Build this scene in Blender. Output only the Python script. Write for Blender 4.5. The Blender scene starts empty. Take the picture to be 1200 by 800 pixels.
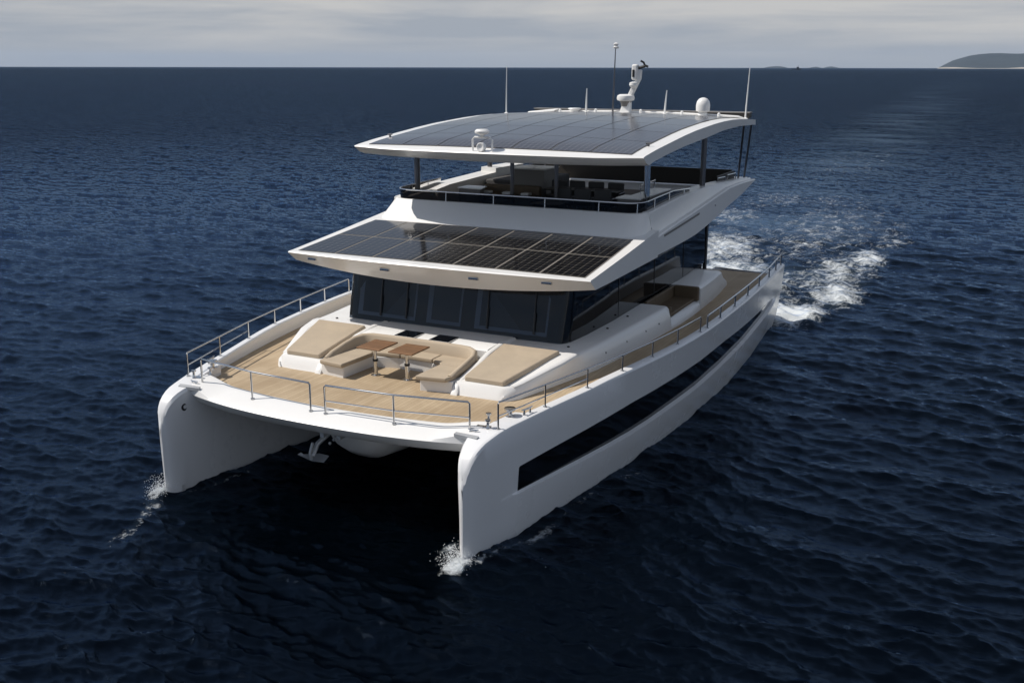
import bpy, bmesh, math, random
import numpy as np
from mathutils import Vector, Matrix
random.seed(7)
R = math.radians
sc = bpy.context.scene
C = sc.collection

# ------------------------------------------------------------------ camera
cam = bpy.data.cameras.new('camera'); co = bpy.data.objects.new('camera', cam); C.objects.link(co); sc.camera = co
cam.sensor_width = 36.0; cam.lens = 36.0; cam.clip_start = 0.1; cam.clip_end = 90000
th = math.atan(321.6/1200.0); yaw = -0.458327
Fv = Vector((math.sin(yaw)*math.cos(th), math.cos(yaw)*math.cos(th), -math.sin(th)))
Rv = Vector((math.cos(yaw), -math.sin(yaw), 0)); Uv = Rv.cross(Fv)
roll = 0.0015
R2 = Rv*math.cos(roll)+Uv*(-math.sin(roll))*(-1); U2 = R2.cross(Fv)
M = Matrix((R2, U2, -Fv)).transposed().to_4x4()
M.translation = Vector((12.7803, -15.9587, 9.375))
co.matrix_world = M

# ------------------------------------------------------------------ world, sun
SUN_DIR = Vector((-0.80, -0.32, 1.0)).normalized()
el = math.asin(SUN_DIR.z); az = math.atan2(SUN_DIR.x, SUN_DIR.y)
w = bpy.data.worlds.new('World'); sc.world = w; w.use_nodes = True
nt = w.node_tree; nt.nodes.clear()
def N(nt, typ, **kw):
    n = nt.nodes.new(typ)
    for k, v in kw.items():
        if k in ('ins',):
            for a, b in v.items(): n.inputs[a].default_value = b
        else: setattr(n, k, v)
    return n
sky = N(nt, 'ShaderNodeTexSky', sky_type='NISHITA', sun_disc=False, sun_elevation=el, sun_rotation=az,
        altitude=0.0, air_density=1.0, dust_density=0.1, ozone_density=4.0)
tc = N(nt, 'ShaderNodeTexCoord')
sep = N(nt, 'ShaderNodeSeparateXYZ')
mp = N(nt, 'ShaderNodeMapping', ins={'Scale': (2.2, 2.2, 26.0)})
ns = N(nt, 'ShaderNodeTexNoise', ins={'Scale': 1.6, 'Detail': 7.0, 'Roughness': 0.55, 'Distortion': 0.25})
rp = N(nt, 'ShaderNodeValToRGB'); rp.color_ramp.elements[0].position = 0.38; rp.color_ramp.elements[1].position = 0.62
lo = N(nt, 'ShaderNodeMapRange', ins={'From Min': 0.0, 'From Max': 0.10, 'To Min': 0.0, 'To Max': 1.0})
ccol = N(nt, 'ShaderNodeMix', data_type='RGBA')
CLOUD_A = (4.6, 4.98, 5.6, 1); CLOUD_B = (7.1, 7.0, 6.9, 1)
ccol.inputs[6].default_value = CLOUD_A; ccol.inputs[7].default_value = CLOUD_B
veil = N(nt, 'ShaderNodeMapRange', ins={'From Min': 0.066, 'From Max': 0.16, 'To Min': 0.97, 'To Max': 0.44})
vm = N(nt, 'ShaderNodeMath', operation='MULTIPLY')
mixs = N(nt, 'ShaderNodeMix', data_type='RGBA')
bg = N(nt, 'ShaderNodeBackground', ins={'Strength': 0.08}); wo = N(nt, 'ShaderNodeOutputWorld')
L = nt.links.new
L(tc.outputs['Generated'], mp.inputs['Vector']); L(mp.outputs[0], ns.inputs['Vector']); L(ns.outputs[0], rp.inputs[0])
L(tc.outputs['Generated'], sep.inputs[0]); L(sep.outputs[2], lo.inputs[0]); L(sep.outputs[2], veil.inputs[0])
cf = N(nt, 'ShaderNodeMath', operation='MULTIPLY')
lo2 = N(nt, 'ShaderNodeMapRange', ins={'From Min': 0.004, 'From Max': 0.035, 'To Min': 0.12, 'To Max': 1.0}); L(sep.outputs[2], lo2.inputs[0])
L(rp.outputs[0], cf.inputs[0]); L(lo2.outputs[0], cf.inputs[1]); L(cf.outputs[0], ccol.inputs[0])
L(sky.outputs[0], mixs.inputs[6]); L(ccol.outputs[2], mixs.inputs[7]); L(veil.outputs[0], mixs.inputs[0])
L(mixs.outputs[2], bg.inputs[0]); L(bg.outputs[0], wo.inputs[0])

sl = bpy.data.lights.new('sun', 'SUN'); sl.energy = 4.4; sl.angle = R(0.53); sl.color = (1.0, 0.94, 0.86)
so = bpy.data.objects.new('sun', sl); C.objects.link(so); so.location = SUN_DIR*60
so.rotation_euler = SUN_DIR.to_track_quat('Z', 'Y').to_euler()
sc.view_settings.view_transform = 'Standard'; sc.view_settings.look = 'None'
sc.view_settings.exposure = 0.0; sc.view_settings.gamma = 1.0; sc.view_settings.use_curve_mapping = False
sc.cycles.max_bounces = 8; sc.cycles.glossy_bounces = 4; sc.cycles.diffuse_bounces = 3
sc.cycles.sample_clamp_indirect = 3.0; sc.cycles.sample_clamp_direct = 2.0; sc.cycles.caustics_reflective = False

# ------------------------------------------------------------------ materials
def mat(name, col, rough=0.5, metal=0.0, spec=0.5, noise=0.0, nscale=3.0, bump=0.0, bscale=40.0, coat=0.0):
    m = bpy.data.materials.new(name); m.use_nodes = True; t = m.node_tree
    b = t.nodes['Principled BSDF']
    b.inputs['Base Color'].default_value = (*col, 1); b.inputs['Roughness'].default_value = rough
    b.inputs['Metallic'].default_value = metal; b.inputs['Specular IOR Level'].default_value = spec
    if coat: b.inputs['Coat Weight'].default_value = coat; b.inputs['Coat Roughness'].default_value = 0.05
    c = t.nodes.new('ShaderNodeTexCoord')
    if noise:
        n = N(t, 'ShaderNodeTexNoise', ins={'Scale': nscale, 'Detail': 6.0, 'Roughness': 0.6}); t.links.new(c.outputs['Object'], n.inputs['Vector'])
        mr = N(t, 'ShaderNodeMapRange', ins={'From Min': 0.3, 'From Max': 0.7, 'To Min': 1-noise, 'To Max': 1+noise*0.5}); t.links.new(n.outputs[0], mr.inputs[0])
        vm_ = N(t, 'ShaderNodeVectorMath', operation='SCALE'); vm_.inputs[0].default_value = col; t.links.new(mr.outputs[0], vm_.inputs['Scale'])
        t.links.new(vm_.outputs[0], b.inputs['Base Color'])
        mr2 = N(t, 'ShaderNodeMapRange', ins={'From Min': 0.3, 'From Max': 0.7, 'To Min': rough*0.8, 'To Max': min(1, rough*1.25)}); t.links.new(n.outputs[0], mr2.inputs[0]); t.links.new(mr2.outputs[0], b.inputs['Roughness'])
    if bump:
        n2 = N(t, 'ShaderNodeTexNoise', ins={'Scale': bscale, 'Detail': 4.0}); t.links.new(c.outputs['Object'], n2.inputs['Vector'])
        bp = N(t, 'ShaderNodeBump', ins={'Strength': bump, 'Distance': 0.01}); t.links.new(n2.outputs[0], bp.inputs['Height']); t.links.new(bp.outputs[0], b.inputs['Normal'])
    return m
GEL = mat('white_gelcoat', (0.79, 0.785, 0.77), 0.34, noise=0.015, nscale=0.6, coat=0.2)
HULLM = mat('white_hull_paint', (0.76, 0.765, 0.775), 0.24, noise=0.012, nscale=0.4, coat=0.3)
NONSKID = mat('off_white_nonskid', (0.76, 0.75, 0.72), 0.65, noise=0.06, nscale=1.5, bump=0.2, bscale=200)
STEEL = mat('polished_steel', (0.62, 0.62, 0.62), 0.16, metal=1.0)
DSTEEL = mat('dark_anodised_metal', (0.16, 0.16, 0.17), 0.3, metal=0.8)
BLACK = mat('black_plastic', (0.012, 0.012, 0.013), 0.4)
DGLASS = mat('black_hull_glass', (0.004, 0.005, 0.007), 0.03, spec=0.5)
CUSH = mat('taupe_cushion_fabric', (0.42, 0.345, 0.255), 0.85, noise=0.10, nscale=2.5, bump=0.35, bscale=60)
CUSHW = mat('beige_back_cushion', (0.45, 0.37, 0.275), 0.8, noise=0.08, nscale=3, bump=0.3, bscale=60)
BROWN = mat('brown_sofa_leather', (0.12, 0.085, 0.05), 0.6, noise=0.1)
GREYF = mat('dark_grey_outdoor_fabric', (0.07, 0.07, 0.072), 0.8, noise=0.1)
LGREY = mat('mid_grey_panel', (0.20, 0.19, 0.18), 0.5)
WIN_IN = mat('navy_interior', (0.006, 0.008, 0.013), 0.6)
WFRAME = mat('slate_window_frame', (0.34, 0.37, 0.42), 0.5)
RUBBER = mat('black_rubber', (0.02, 0.02, 0.02), 0.7)
DWALL = mat('dark_brown_screen', (0.022, 0.019, 0.016), 0.5)
GALV = mat('galvanised_steel', (0.42, 0.43, 0.44), 0.42, metal=0.3)
RED = mat('red_lamp', (0.35, 0.03, 0.02), 0.4)
SEALM = mat('grey_sealant', (0.19, 0.175, 0.155), 0.6)

def glass_tint(name, tint, dens):
    m = bpy.data.materials.new(name); m.use_nodes = True; t = m.node_tree; t.nodes.clear()
    tr = N(t, 'ShaderNodeBsdfTransparent'); tr.inputs[0].default_value = (*tint, 1)
    gl = N(t, 'ShaderNodeBsdfGlossy'); gl.inputs['Roughness'].default_value = 0.02; gl.inputs[0].default_value = (1, 1, 1, 1)
    fr = N(t, 'ShaderNodeFresnel', ins={'IOR': 1.4}); mx = N(t, 'ShaderNodeMixShader'); o = N(t, 'ShaderNodeOutputMaterial')
    t.links.new(fr.outputs[0], mx.inputs[0]); t.links.new(tr.outputs[0], mx.inputs[1]); t.links.new(gl.outputs[0], mx.inputs[2]); t.links.new(mx.outputs[0], o.inputs[0])
    return m
TINT = glass_tint('tinted_glass', (0.42, 0.47, 0.54), 1)
SMOKE = glass_tint('smoked_glass', (0.10, 0.09, 0.08), 1)

def teak(name, c1, c2, plank, axis=0, caulk=(0.03, 0.025, 0.02), cw=0.05):
    m = bpy.data.materials.new(name); m.use_nodes = True; t = m.node_tree; b = t.nodes['Principled BSDF']
    b.inputs['Roughness'].default_value = 0.7
    g = t.nodes.new('ShaderNodeTexCoord'); s = N(t, 'ShaderNodeSeparateXYZ'); l = t.links.new
    l(g.outputs['Object'], s.inputs[0])
    d = N(t, 'ShaderNodeMath', operation='DIVIDE'); d.inputs[1].default_value = plank; l(s.outputs[axis], d.inputs[0])
    fr = N(t, 'ShaderNodeMath', operation='FRACT'); l(d.outputs[0], fr.inputs[0])
    lt = N(t, 'ShaderNodeMath', operation='LESS_THAN'); lt.inputs[1].default_value = cw; l(fr.outputs[0], lt.inputs[0])
    fl = N(t, 'ShaderNodeMath', operation='FLOOR'); l(d.outputs[0], fl.inputs[0])
    wn = N(t, 'ShaderNodeTexWhiteNoise', noise_dimensions='1D'); l(fl.outputs[0], wn.inputs['W'])
    mpg = N(t, 'ShaderNodeMapping', ins={'Scale': (14, 0.9, 1) if axis == 0 else (0.9, 14, 1)}); l(g.outputs['Object'], mpg.inputs[0])
    n = N(t, 'ShaderNodeTexNoise', ins={'Scale': 2.0, 'Detail': 6.0, 'Roughness': 0.65}); l(mpg.outputs[0], n.inputs['Vector'])
    n3 = N(t, 'ShaderNodeTexNoise', ins={'Scale': 0.9, 'Detail': 5.0, 'Roughness': 0.6, 'Distortion': 0.6}); l(g.outputs['Object'], n3.inputs['Vector'])
    a1 = N(t, 'ShaderNodeMath', operation='MULTIPLY_ADD'); a1.inputs[1].default_value = 0.35; l(wn.outputs[0], a1.inputs[0]); 
    a2 = N(t, 'ShaderNodeMath', operation='MULTIPLY_ADD'); a2.inputs[1].default_value = 0.5; l(n.outputs[0], a2.inputs[0]); l(a1.outputs[0], a2.inputs[2])
    a3 = N(t, 'ShaderNodeMath', operation='MULTIPLY_ADD'); a3.inputs[1].default_value = 1.7; a3.inputs[2].default_value = -0.75; l(n3.outputs[0], a3.inputs[0]); l(a3.outputs[0], a1.inputs[2])
    mx = N(t, 'ShaderNodeMix', data_type='RGBA'); mx.inputs[6].default_value = (*c1, 1); mx.inputs[7].default_value = (*c2, 1); l(a2.outputs[0], mx.inputs[0])
    m2 = N(t, 'ShaderNodeMix', data_type='RGBA'); l(mx.outputs[2], m2.inputs[6]); m2.inputs[7].default_value = (*caulk, 1); l(lt.outputs[0], m2.inputs[0])
    l(m2.outputs[2], b.inputs['Base Color'])
    return m
TEAK = teak('weathered_teak_deck', (0.31, 0.225, 0.135), (0.49, 0.385, 0.255), 0.11, 0, caulk=(0.25, 0.18, 0.11), cw=0.07)
TABLE = teak('varnished_table_wood', (0.12, 0.06, 0.027), (0.26, 0.135, 0.062), 0.085, 1, caulk=(0.05, 0.02, 0.01), cw=0.08)

def solar(name, cell, base, line, rough):
    m = bpy.data.materials.new(name); m.use_nodes = True; t = m.node_tree; b = t.nodes['Principled BSDF']; l = t.links.new
    g = t.nodes.new('ShaderNodeTexCoord'); s = N(t, 'ShaderNodeSeparateXYZ'); l(g.outputs['Object'], s.inputs[0])
    ab = []
    for i in (0, 1):
        d = N(t, 'ShaderNodeMath', operation='DIVIDE'); d.inputs[1].default_value = cell; l(s.outputs[i], d.inputs[0])
        f = N(t, 'ShaderNodeMath', operation='FRACT'); l(d.outputs[0], f.inputs[0])
        u = N(t, 'ShaderNodeMath', operation='SUBTRACT'); u.inputs[1].default_value = 0.5; l(f.outputs[0], u.inputs[0])
        a = N(t, 'ShaderNodeMath', operation='ABSOLUTE'); l(u.outputs[0], a.inputs[0]); ab.append(a)
    mx = N(t, 'ShaderNodeMath', operation='MAXIMUM'); l(ab[0].outputs[0], mx.inputs[0]); l(ab[1].outputs[0], mx.inputs[1])
    g1 = N(t, 'ShaderNodeMath', operation='GREATER_THAN'); g1.inputs[1].default_value = 0.475; l(mx.outputs[0], g1.inputs[0])
    ad = N(t, 'ShaderNodeMath', operation='ADD'); l(ab[0].outputs[0], ad.inputs[0]); l(ab[1].outputs[0], ad.inputs[1])
    g2 = N(t, 'ShaderNodeMath', operation='GREATER_THAN'); g2.inputs[1].default_value = 0.89; l(ad.outputs[0], g2.inputs[0])
    m1 = N(t, 'ShaderNodeMath', operation='MULTIPLY'); m1.inputs[1].default_value = 0.8; l(g1.outputs[0], m1.inputs[0])
    m3 = N(t, 'ShaderNodeMath', operation='MAXIMUM'); l(m1.outputs[0], m3.inputs[0]); l(g2.outputs[0], m3.inputs[1])
    mc = N(t, 'ShaderNodeMix', data_type='RGBA'); mc.inputs[6].default_value = (*base, 1); mc.inputs[7].default_value = (*line, 1); l(m3.outputs[0], mc.inputs[0])
    l(mc.outputs[2], b.inputs['Base Color']); b.inputs['Roughness'].default_value = rough; b.inputs['IOR'].default_value = 1.5
    return m
PV = solar('solar_cells_square', 0.2, (0.005, 0.005, 0.007), (0.15, 0.14, 0.12), 0.12)
PV2 = solar('solar_cells_fine', 0.16, (0.045, 0.046, 0.056), (0.22, 0.22, 0.23), 0.16)  # cell base lightened so the colour carries the hardtop's sky glare

# ------------------------------------------------------------------ mesh helpers
WPOS = {}
class MB:
    def __init__(s): s.v = []; s.f = []
    def add(s, vs, fs):
        o = len(s.v); s.v += [tuple(map(float, p)) for p in vs]; s.f += [tuple(o+i for i in f) for f in fs]; return s
    def box(s, x0, x1, y0, y1, z0, z1):
        return s.add([(x0,y0,z0),(x1,y0,z0),(x1,y1,z0),(x0,y1,z0),(x0,y0,z1),(x1,y0,z1),(x1,y1,z1),(x0,y1,z1)],
                     [(0,3,2,1),(4,5,6,7),(0,1,5,4),(1,2,6,5),(2,3,7,6),(3,0,4,7)])
    def prism(s, pts, z0, z1):
        """z0/z1 numbers or functions of (x,y)"""
        a = z0 if callable(z0) else (lambda x, y: z0); b = z1 if callable(z1) else (lambda x, y: z1)
        n = len(pts)
        return s.add([(x,y,a(x,y)) for x,y in pts]+[(x,y,b(x,y)) for x,y in pts],
                     [tuple(range(n))[::-1], tuple(range(n,2*n))]+[(i,(i+1)%n,n+(i+1)%n,n+i) for i in range(n)])
    def loft(s, secs, closed=True, caps=True):
        n = len(secs[0]); vs = [p for q in secs for p in q]; fs = []
        for i in range(len(secs)-1):
            for j in range(n if closed else n-1):
                k = (j+1)%n; fs.append((i*n+j, i*n+k, (i+1)*n+k, (i+1)*n+j))
        if caps and closed: fs += [tuple(range(n))[::-1], tuple(range((len(secs)-1)*n, len(secs)*n))]
        return s.add(vs, fs)
    def tube(s, path, r, seg=8, caps=True):
        P = [Vector(p) for p in path]; rr = r if isinstance(r, (list, tuple)) else [r]*len(P); secs = []
        up = Vector((0,0,1))
        for i, p in enumerate(P):
            t = (P[min(i+1,len(P)-1)]-P[max(i-1,0)]).normalized()
            ref = up if abs(t.dot(up)) < 0.95 else Vector((0,1,0))
            a = t.cross(ref).normalized(); b = a.cross(t)
            secs.append([p+(a*math.cos(2*math.pi*k/seg)+b*math.sin(2*math.pi*k/seg))*rr[i] for k in range(seg)])
        return s.loft(secs, True, caps)
    def lathe(s, c, prof, seg=20):
        return s.loft([[(c[0]+r*math.cos(2*math.pi*k/seg), c[1]+r*math.sin(2*math.pi*k/seg), c[2]+z) for k in range(seg)] for r, z in prof])
    def build(s, name, m, parent=None, smooth=False, bevel=0.0, bseg=2, loc=None, angle=35):
        v = np.array(s.v); 
        if loc is None: o = np.array([(v[:,0].min()+v[:,0].max())/2, (v[:,1].min()+v[:,1].max())/2, v[:,2].min()])
        else: o = np.array(loc, float)
        me = bpy.data.meshes.new(name); me.from_pydata((v-o).tolist(), [], s.f); me.update()
        bm = bmesh.new(); bm.from_mesh(me); bmesh.ops.remove_doubles(bm, verts=bm.verts, dist=1e-5)
        bmesh.ops.recalc_face_normals(bm, faces=bm.faces); bm.to_mesh(me); bm.free()
        ob = bpy.data.objects.new(name, me); C.objects.link(ob); me.materials.append(m)
        if bevel:
            b = ob.modifiers.new('bevel', 'BEVEL'); b.width = bevel; b.segments = bseg; b.limit_method = 'ANGLE'; b.angle_limit = R(30)
        if smooth or bevel:
            for p in me.polygons: p.use_smooth = True
            bm = bmesh.new(); bm.from_mesh(me)
            for e in bm.edges:
                if len(e.link_faces) == 2 and e.calc_face_angle(0) > R(angle): e.smooth = False
            bm.to_mesh(me); bm.free()
            if bevel:
                for p in me.polygons: p.use_smooth = True
                for e in me.edges: e.use_edge_sharp = False
                wn = ob.modifiers.new('normals', 'WEIGHTED_NORMAL'); wn.keep_sharp = True
        pw = WPOS[parent.name] if parent else np.zeros(3)
        ob.location = tuple(o-pw); ob.parent = parent; WPOS[ob.name] = o
        return ob
def empty(name, loc):
    o = bpy.data.objects.new(name, None); C.objects.link(o); o.location = loc; o.empty_display_size = 0.3; WPOS[o.name] = np.array(loc, float); return o
def tag(o, label=None, cat=None, group=None, kind=None):
    if label: o['label'] = label
    if cat: o['category'] = cat
    if group: o['group'] = group
    if kind: o['kind'] = kind
    return o
def I(x, xs, ys): return float(np.interp(x, xs, ys))
def lerp(a, b, t): return a+(b-a)*t
def sstep(a, b, x): t = min(1, max(0, (x-a)/(b-a))); return t*t*(3-2*t)

# ------------------------------------------------------------------ water (real displaced surface)
rng = np.random.default_rng(11)
def fft_tile(L_, n, lam_peak, lam_min, wdir, spread, slope_rms):
    k1 = 2*np.pi*np.fft.fftfreq(n, L_/n); kx, ky = np.meshgrid(k1, k1, indexing='ij'); k = np.hypot(kx, ky); k[0,0] = 1e-6
    kp = 2*np.pi/lam_peak
    S = np.exp(-1.25*(kp/k)**2)*k**-4.0*np.exp(-(k*lam_min/(2*np.pi))**2)
    c = (kx*wdir[0]+ky*wdir[1])/k; S *= np.abs(c)**spread + 0.06
    S[0,0] = 0
    A = np.sqrt(S)*(rng.normal(size=(n,n))+1j*rng.normal(size=(n,n)))
    h = np.fft.ifft2(A).real; sx = np.fft.ifft2(1j*kx*A).real; sy = np.fft.ifft2(1j*ky*A).real
    g = slope_rms/np.sqrt((sx**2+sy**2).mean())
    dx = np.fft.ifft2(-1j*kx/k*A).real; dy = np.fft.ifft2(-1j*ky/k*A).real
    return np.stack([h*g, -dx*g, -dy*g], -1)
def samp(tile, L_, x, y):
    n = tile.shape[0]; u = (x/L_*n) % n; v = (y/L_*n) % n; i = u.astype(int); j = v.astype(int); fu = (u-i)[..., None]; fv = (v-j)[..., None]
    i %= n; j %= n; i2 = (i+1) % n; j2 = (j+1) % n
    return tile[i,j]*(1-fu)*(1-fv)+tile[i2,j]*fu*(1-fv)+tile[i,j2]*(1-fu)*fv+tile[i2,j2]*fu*fv
wd = np.array([0.22, 0.98]); wd /= np.linalg.norm(wd)
T1 = fft_tile(61.0, 1280, 4.6, 0.22, wd, 4, 0.13)
T2 = fft_tile(31.0, 1024, 1.5, 0.10, np.array([-0.22, 0.97]), 5, 0.20)
T3 = fft_tile(7.3, 768, 0.52, 0.05, wd, 4.5, 0.27)
def waves(x, y, r):
    o = samp(T1, 61.0, x, y)
    a = 0.5; o = o + samp(T2, 31.0, x*math.cos(a)-y*math.sin(a), x*math.sin(a)+y*math.cos(a))
    f3 = np.clip((62-r)/30, 0, 1)[..., None]
    o = o + samp(T3, 7.3, x*0.92+y*0.39, -x*0.39+y*0.92)*f3
    gust = 0.9+0.22*np.sin(x*0.071+y*0.043+1.3)*np.sin(x*0.039-y*0.067)+0.12*np.sin(x*0.21+2*np.sin(y*.11))*np.sin(y*0.27+x*.05)
    return o*gust[..., None]
cx0, cy0 = 12.78, -15.96
view = math.atan2(math.cos(yaw), math.sin(yaw))
angs = np.concatenate([view+np.linspace(-R(42), R(42), 900), view+np.linspace(R(42), R(318), 260)[1:-1]])
rs = [4.0]
while rs[-1] < 13000:
    r_ = rs[-1]; rs.append(r_*(1.0038 if r_ < 60 else 1.0075 if r_ < 520 else 1.05))
rs = np.array(rs); nr, na = len(rs), len(angs)
RR, AA = np.meshgrid(rs, angs, indexing='ij'); X = cx0+RR*np.cos(AA); Y = cy0+RR*np.sin(AA)
W3 = waves(X, Y, RR)
fade = np.clip((520-RR)/340, 0, 1)
# calmer, smoother track the yacht leaves astern
def band(X, Y):
    t = Y-22; cxw = 0.0; half = 5.5+0.025*np.clip(t, 0, None)
    return np.clip(1.15-np.abs(X-cxw+0.045*np.clip(t, 0, None))/half, 0, 1)*np.clip(t/8, 0, 1)*np.exp(-np.clip(t, 0, None)/420)
calm = band(X, Y)
amp = fade*(1-0.35*calm)
Z = W3[..., 0]*amp; X = X+W3[..., 1]*amp*1.15; Y = Y+W3[..., 2]*amp*1.15
# foam density
def blob(cx, cy, rx, ry, rot=0.0):
    dx = X-cx; dy = Y-cy; c, s = math.cos(rot), math.sin(rot); u = (dx*c+dy*s)/rx; v = (-dx*s+dy*c)/ry
    return np.exp(-(u*u+v*v))
foam = np.zeros_like(X)
for a in ((5.3,24.0,1.3,2.6,0,1.05),(6.2,28.5,1.4,3.2,0.1,0.82),(5.6,33,2.2,9,0.05,0.62),(6.2,38,1.3,4,0.1,0.74),(6.6,45,1.6,6,0.1,0.5),(3.6,27,1.6,4,0,0.6),(0.6,31,2.6,5.5,0,0.85),(-1.2,38,2.8,8,0.2,0.72),(4.0,31,2.5,5,0,0.5),
          (-3.6,50,2.6,9,0.15,0.5),(-3.0,60,3.5,7,0,0.48),(0.6,61,3,6,0,0.45),(6.4,50,1.6,5,0,0.4),(-4.9,24.5,1.3,2.6,0,1.2),(-5.2,31,1.4,5,0,0.8),(2.5,46,5.5,24,0,0.47),
          (-2,92,7,42,0,0.33),(-8,190,8,90,0,0.26),
          (3.86,-0.18,0.26,0.40,0,0.95),(3.35,0.35,0.2,0.4,0,0.62),(-4.0,-0.05,0.2,0.36,0,0.85),(-3.55,0.3,0.2,0.4,0,0.5)):
    foam = np.maximum(foam, a[5]*blob(*a[:5]))
# thin bow-wave line peeling off each hull
for sx, k in ((1, 0.85), (-1, 0.8)):
    for t in np.linspace(0, 1, 26):
        px = sx*(4.15+1.75*t+0.15*math.sin(9*t)); py = 0.15+8.5*t
        foam = np.maximum(foam, 0.62*k*(1-0.7*t)*blob(px, py, 0.16+0.14*t, 0.40))
for t in np.linspace(0, 1, 30):
    foam = np.maximum(foam, 0.42*(1-0.5*t)*blob(-3.3+0.9*t, 0.6+3.5*t, 0.16, 0.35))
    foam = np.maximum(foam, 0.45*(1-0.6*t)*blob(-3.9+2.1*t+0.25*math.sin(7*t), -0.3-5.5*t, 0.28, 0.35))
Z = Z+0.10*np.clip(blob(3.9,-0.1,0.4,0.5)+blob(-3.95,-0.05,0.35,0.45), 0, 1)+0.16*np.clip(foam*(Y > 22), 0, 1)*(0.5+0.9*np.sin(X*4.1+2*np.sin(Y*2.3))*np.sin(Y*3.1+X))
me = bpy.data.meshes.new('sea_water')
nv = nr*na; me.vertices.add(nv); me.vertices.foreach_set('co', np.stack([X, Y, Z], -1).astype(np.float32).ravel())
ii, jj = np.meshgrid(np.arange(nr-1), np.arange(na), indexing='ij'); j2 = (jj+1) % na
q = np.stack([ii*na+jj, (ii+1)*na+jj, (ii+1)*na+j2, ii*na+j2], -1).reshape(-1, 4).astype(np.int32)
me.loops.add(q.size); me.loops.foreach_set('vertex_index', q.ravel())
me.polygons.add(len(q)); me.polygons.foreach_set('loop_start', np.arange(0, q.size, 4, dtype=np.int32)); me.polygons.foreach_set('loop_total', np.full(len(q), 4, np.int32))
me.update(calc_edges=True); me.validate(); me.polygons.foreach_set('use_smooth', np.ones(len(q), bool))
at = me.attributes.new('foam', 'FLOAT', 'POINT'); at.data.foreach_set('value', foam.astype(np.float32).ravel())
at = me.attributes.new('calm', 'FLOAT', 'POINT'); at.data.foreach_set('value', calm.astype(np.float32).ravel())
water = bpy.data.objects.new('sea_water', me); C.objects.link(water); tag(water, kind='structure')
m = bpy.data.materials.new('sea_water'); m.use_nodes = True; t = m.node_tree; b = t.nodes['Principled BSDF']; l = t.links.new
b.inputs['Specular IOR Level'].default_value = 0.0
wout = [n_ for n_ in t.nodes if n_.type == 'OUTPUT_MATERIAL'][0]
wg = N(t, 'ShaderNodeBsdfGlossy'); wg.inputs[0].default_value = (0.31, 0.45, 0.67, 1)
wf = N(t, 'ShaderNodeFresnel', ins={'IOR': 1.333}); wmix = N(t, 'ShaderNodeMixShader')
l(wf.outputs[0], wmix.inputs[0]); l(b.outputs[0], wmix.inputs[1]); l(wg.outputs[0], wmix.inputs[2]); l(wmix.outputs[0], wout.inputs[0])
geo = t.nodes.new('ShaderNodeNewGeometry'); 
cd = N(t, 'ShaderNodeVectorMath', operation='DISTANCE'); cd.inputs[1].default_value = (cx0, cy0, 0); l(geo.outputs['Position'], cd.inputs[0])
def noise(scale, detail=4, rough=0.6, map_=(1,1,1), rot=0.2, dist=0.0):
    mm = N(t, 'ShaderNodeMapping', ins={'Scale': map_, 'Rotation': (0,0,rot)}); l(geo.outputs['Position'], mm.inputs[0])
    n = N(t, 'ShaderNodeTexNoise', ins={'Scale': scale, 'Detail': detail, 'Roughness': rough, 'Distortion': dist}); l(mm.outputs[0], n.inputs['Vector']); return n
n1 = noise(6.0, 7, 0.7, (0.45, 1.5, 1), -0.2, 0.4)
n2 = noise(1.25, 6, 0.66, (0.55, 1.3, 1), -0.2, 0.3)
farf = N(t, 'ShaderNodeMapRange', ins={'From Min': 35, 'From Max': 170, 'To Min': 0.0, 'To Max': 1.0}); l(cd.outputs['Value'], farf.inputs[0])
bp1 = N(t, 'ShaderNodeBump', ins={'Strength': 0.32, 'Distance': 0.04}); l(n1.outputs[0], bp1.inputs['Height'])
bd = N(t, 'ShaderNodeMapRange', ins={'From Min': 60, 'From Max': 4000, 'To Min': 0.42, 'To Max': 8.0}); l(cd.outputs['Value'], bd.inputs[0])
bp2 = N(t, 'ShaderNodeBump'); l(bd.outputs[0], bp2.inputs['Distance']); l(n2.outputs[0], bp2.inputs['Height']); l(bp1.outputs[0], bp2.inputs['Normal'])
bs = N(t, 'ShaderNodeMath', operation='MULTIPLY'); bs.inputs[1].default_value = 1.0; l(farf.outputs[0], bs.inputs[0]); l(bs.outputs[0], bp2.inputs['Strength'])
n7 = noise(0.03, 10, 0.74, (0.35, 1.0, 1), -0.1, 0.3)
f7 = N(t, 'ShaderNodeMapRange', ins={'From Min': 180, 'From Max': 900, 'To Min': 0.0, 'To Max': 1.0}); l(cd.outputs['Value'], f7.inputs[0])
bp3 = N(t, 'ShaderNodeBump', ins={'Distance': 6.0}); l(n7.outputs[0], bp3.inputs['Height']); l(f7.outputs[0], bp3.inputs['Strength']); l(bp2.outputs[0], bp3.inputs['Normal'])
l(bp3.outputs[0], b.inputs['Normal']); l(bp3.outputs[0], wg.inputs['Normal']); l(bp3.outputs[0], wf.inputs['Normal'])
rf = N(t, 'ShaderNodeMapRange', ins={'From Min': 20, 'From Max': 600, 'To Min': 0.03, 'To Max': 0.14}); l(cd.outputs['Value'], rf.inputs[0])
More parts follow.
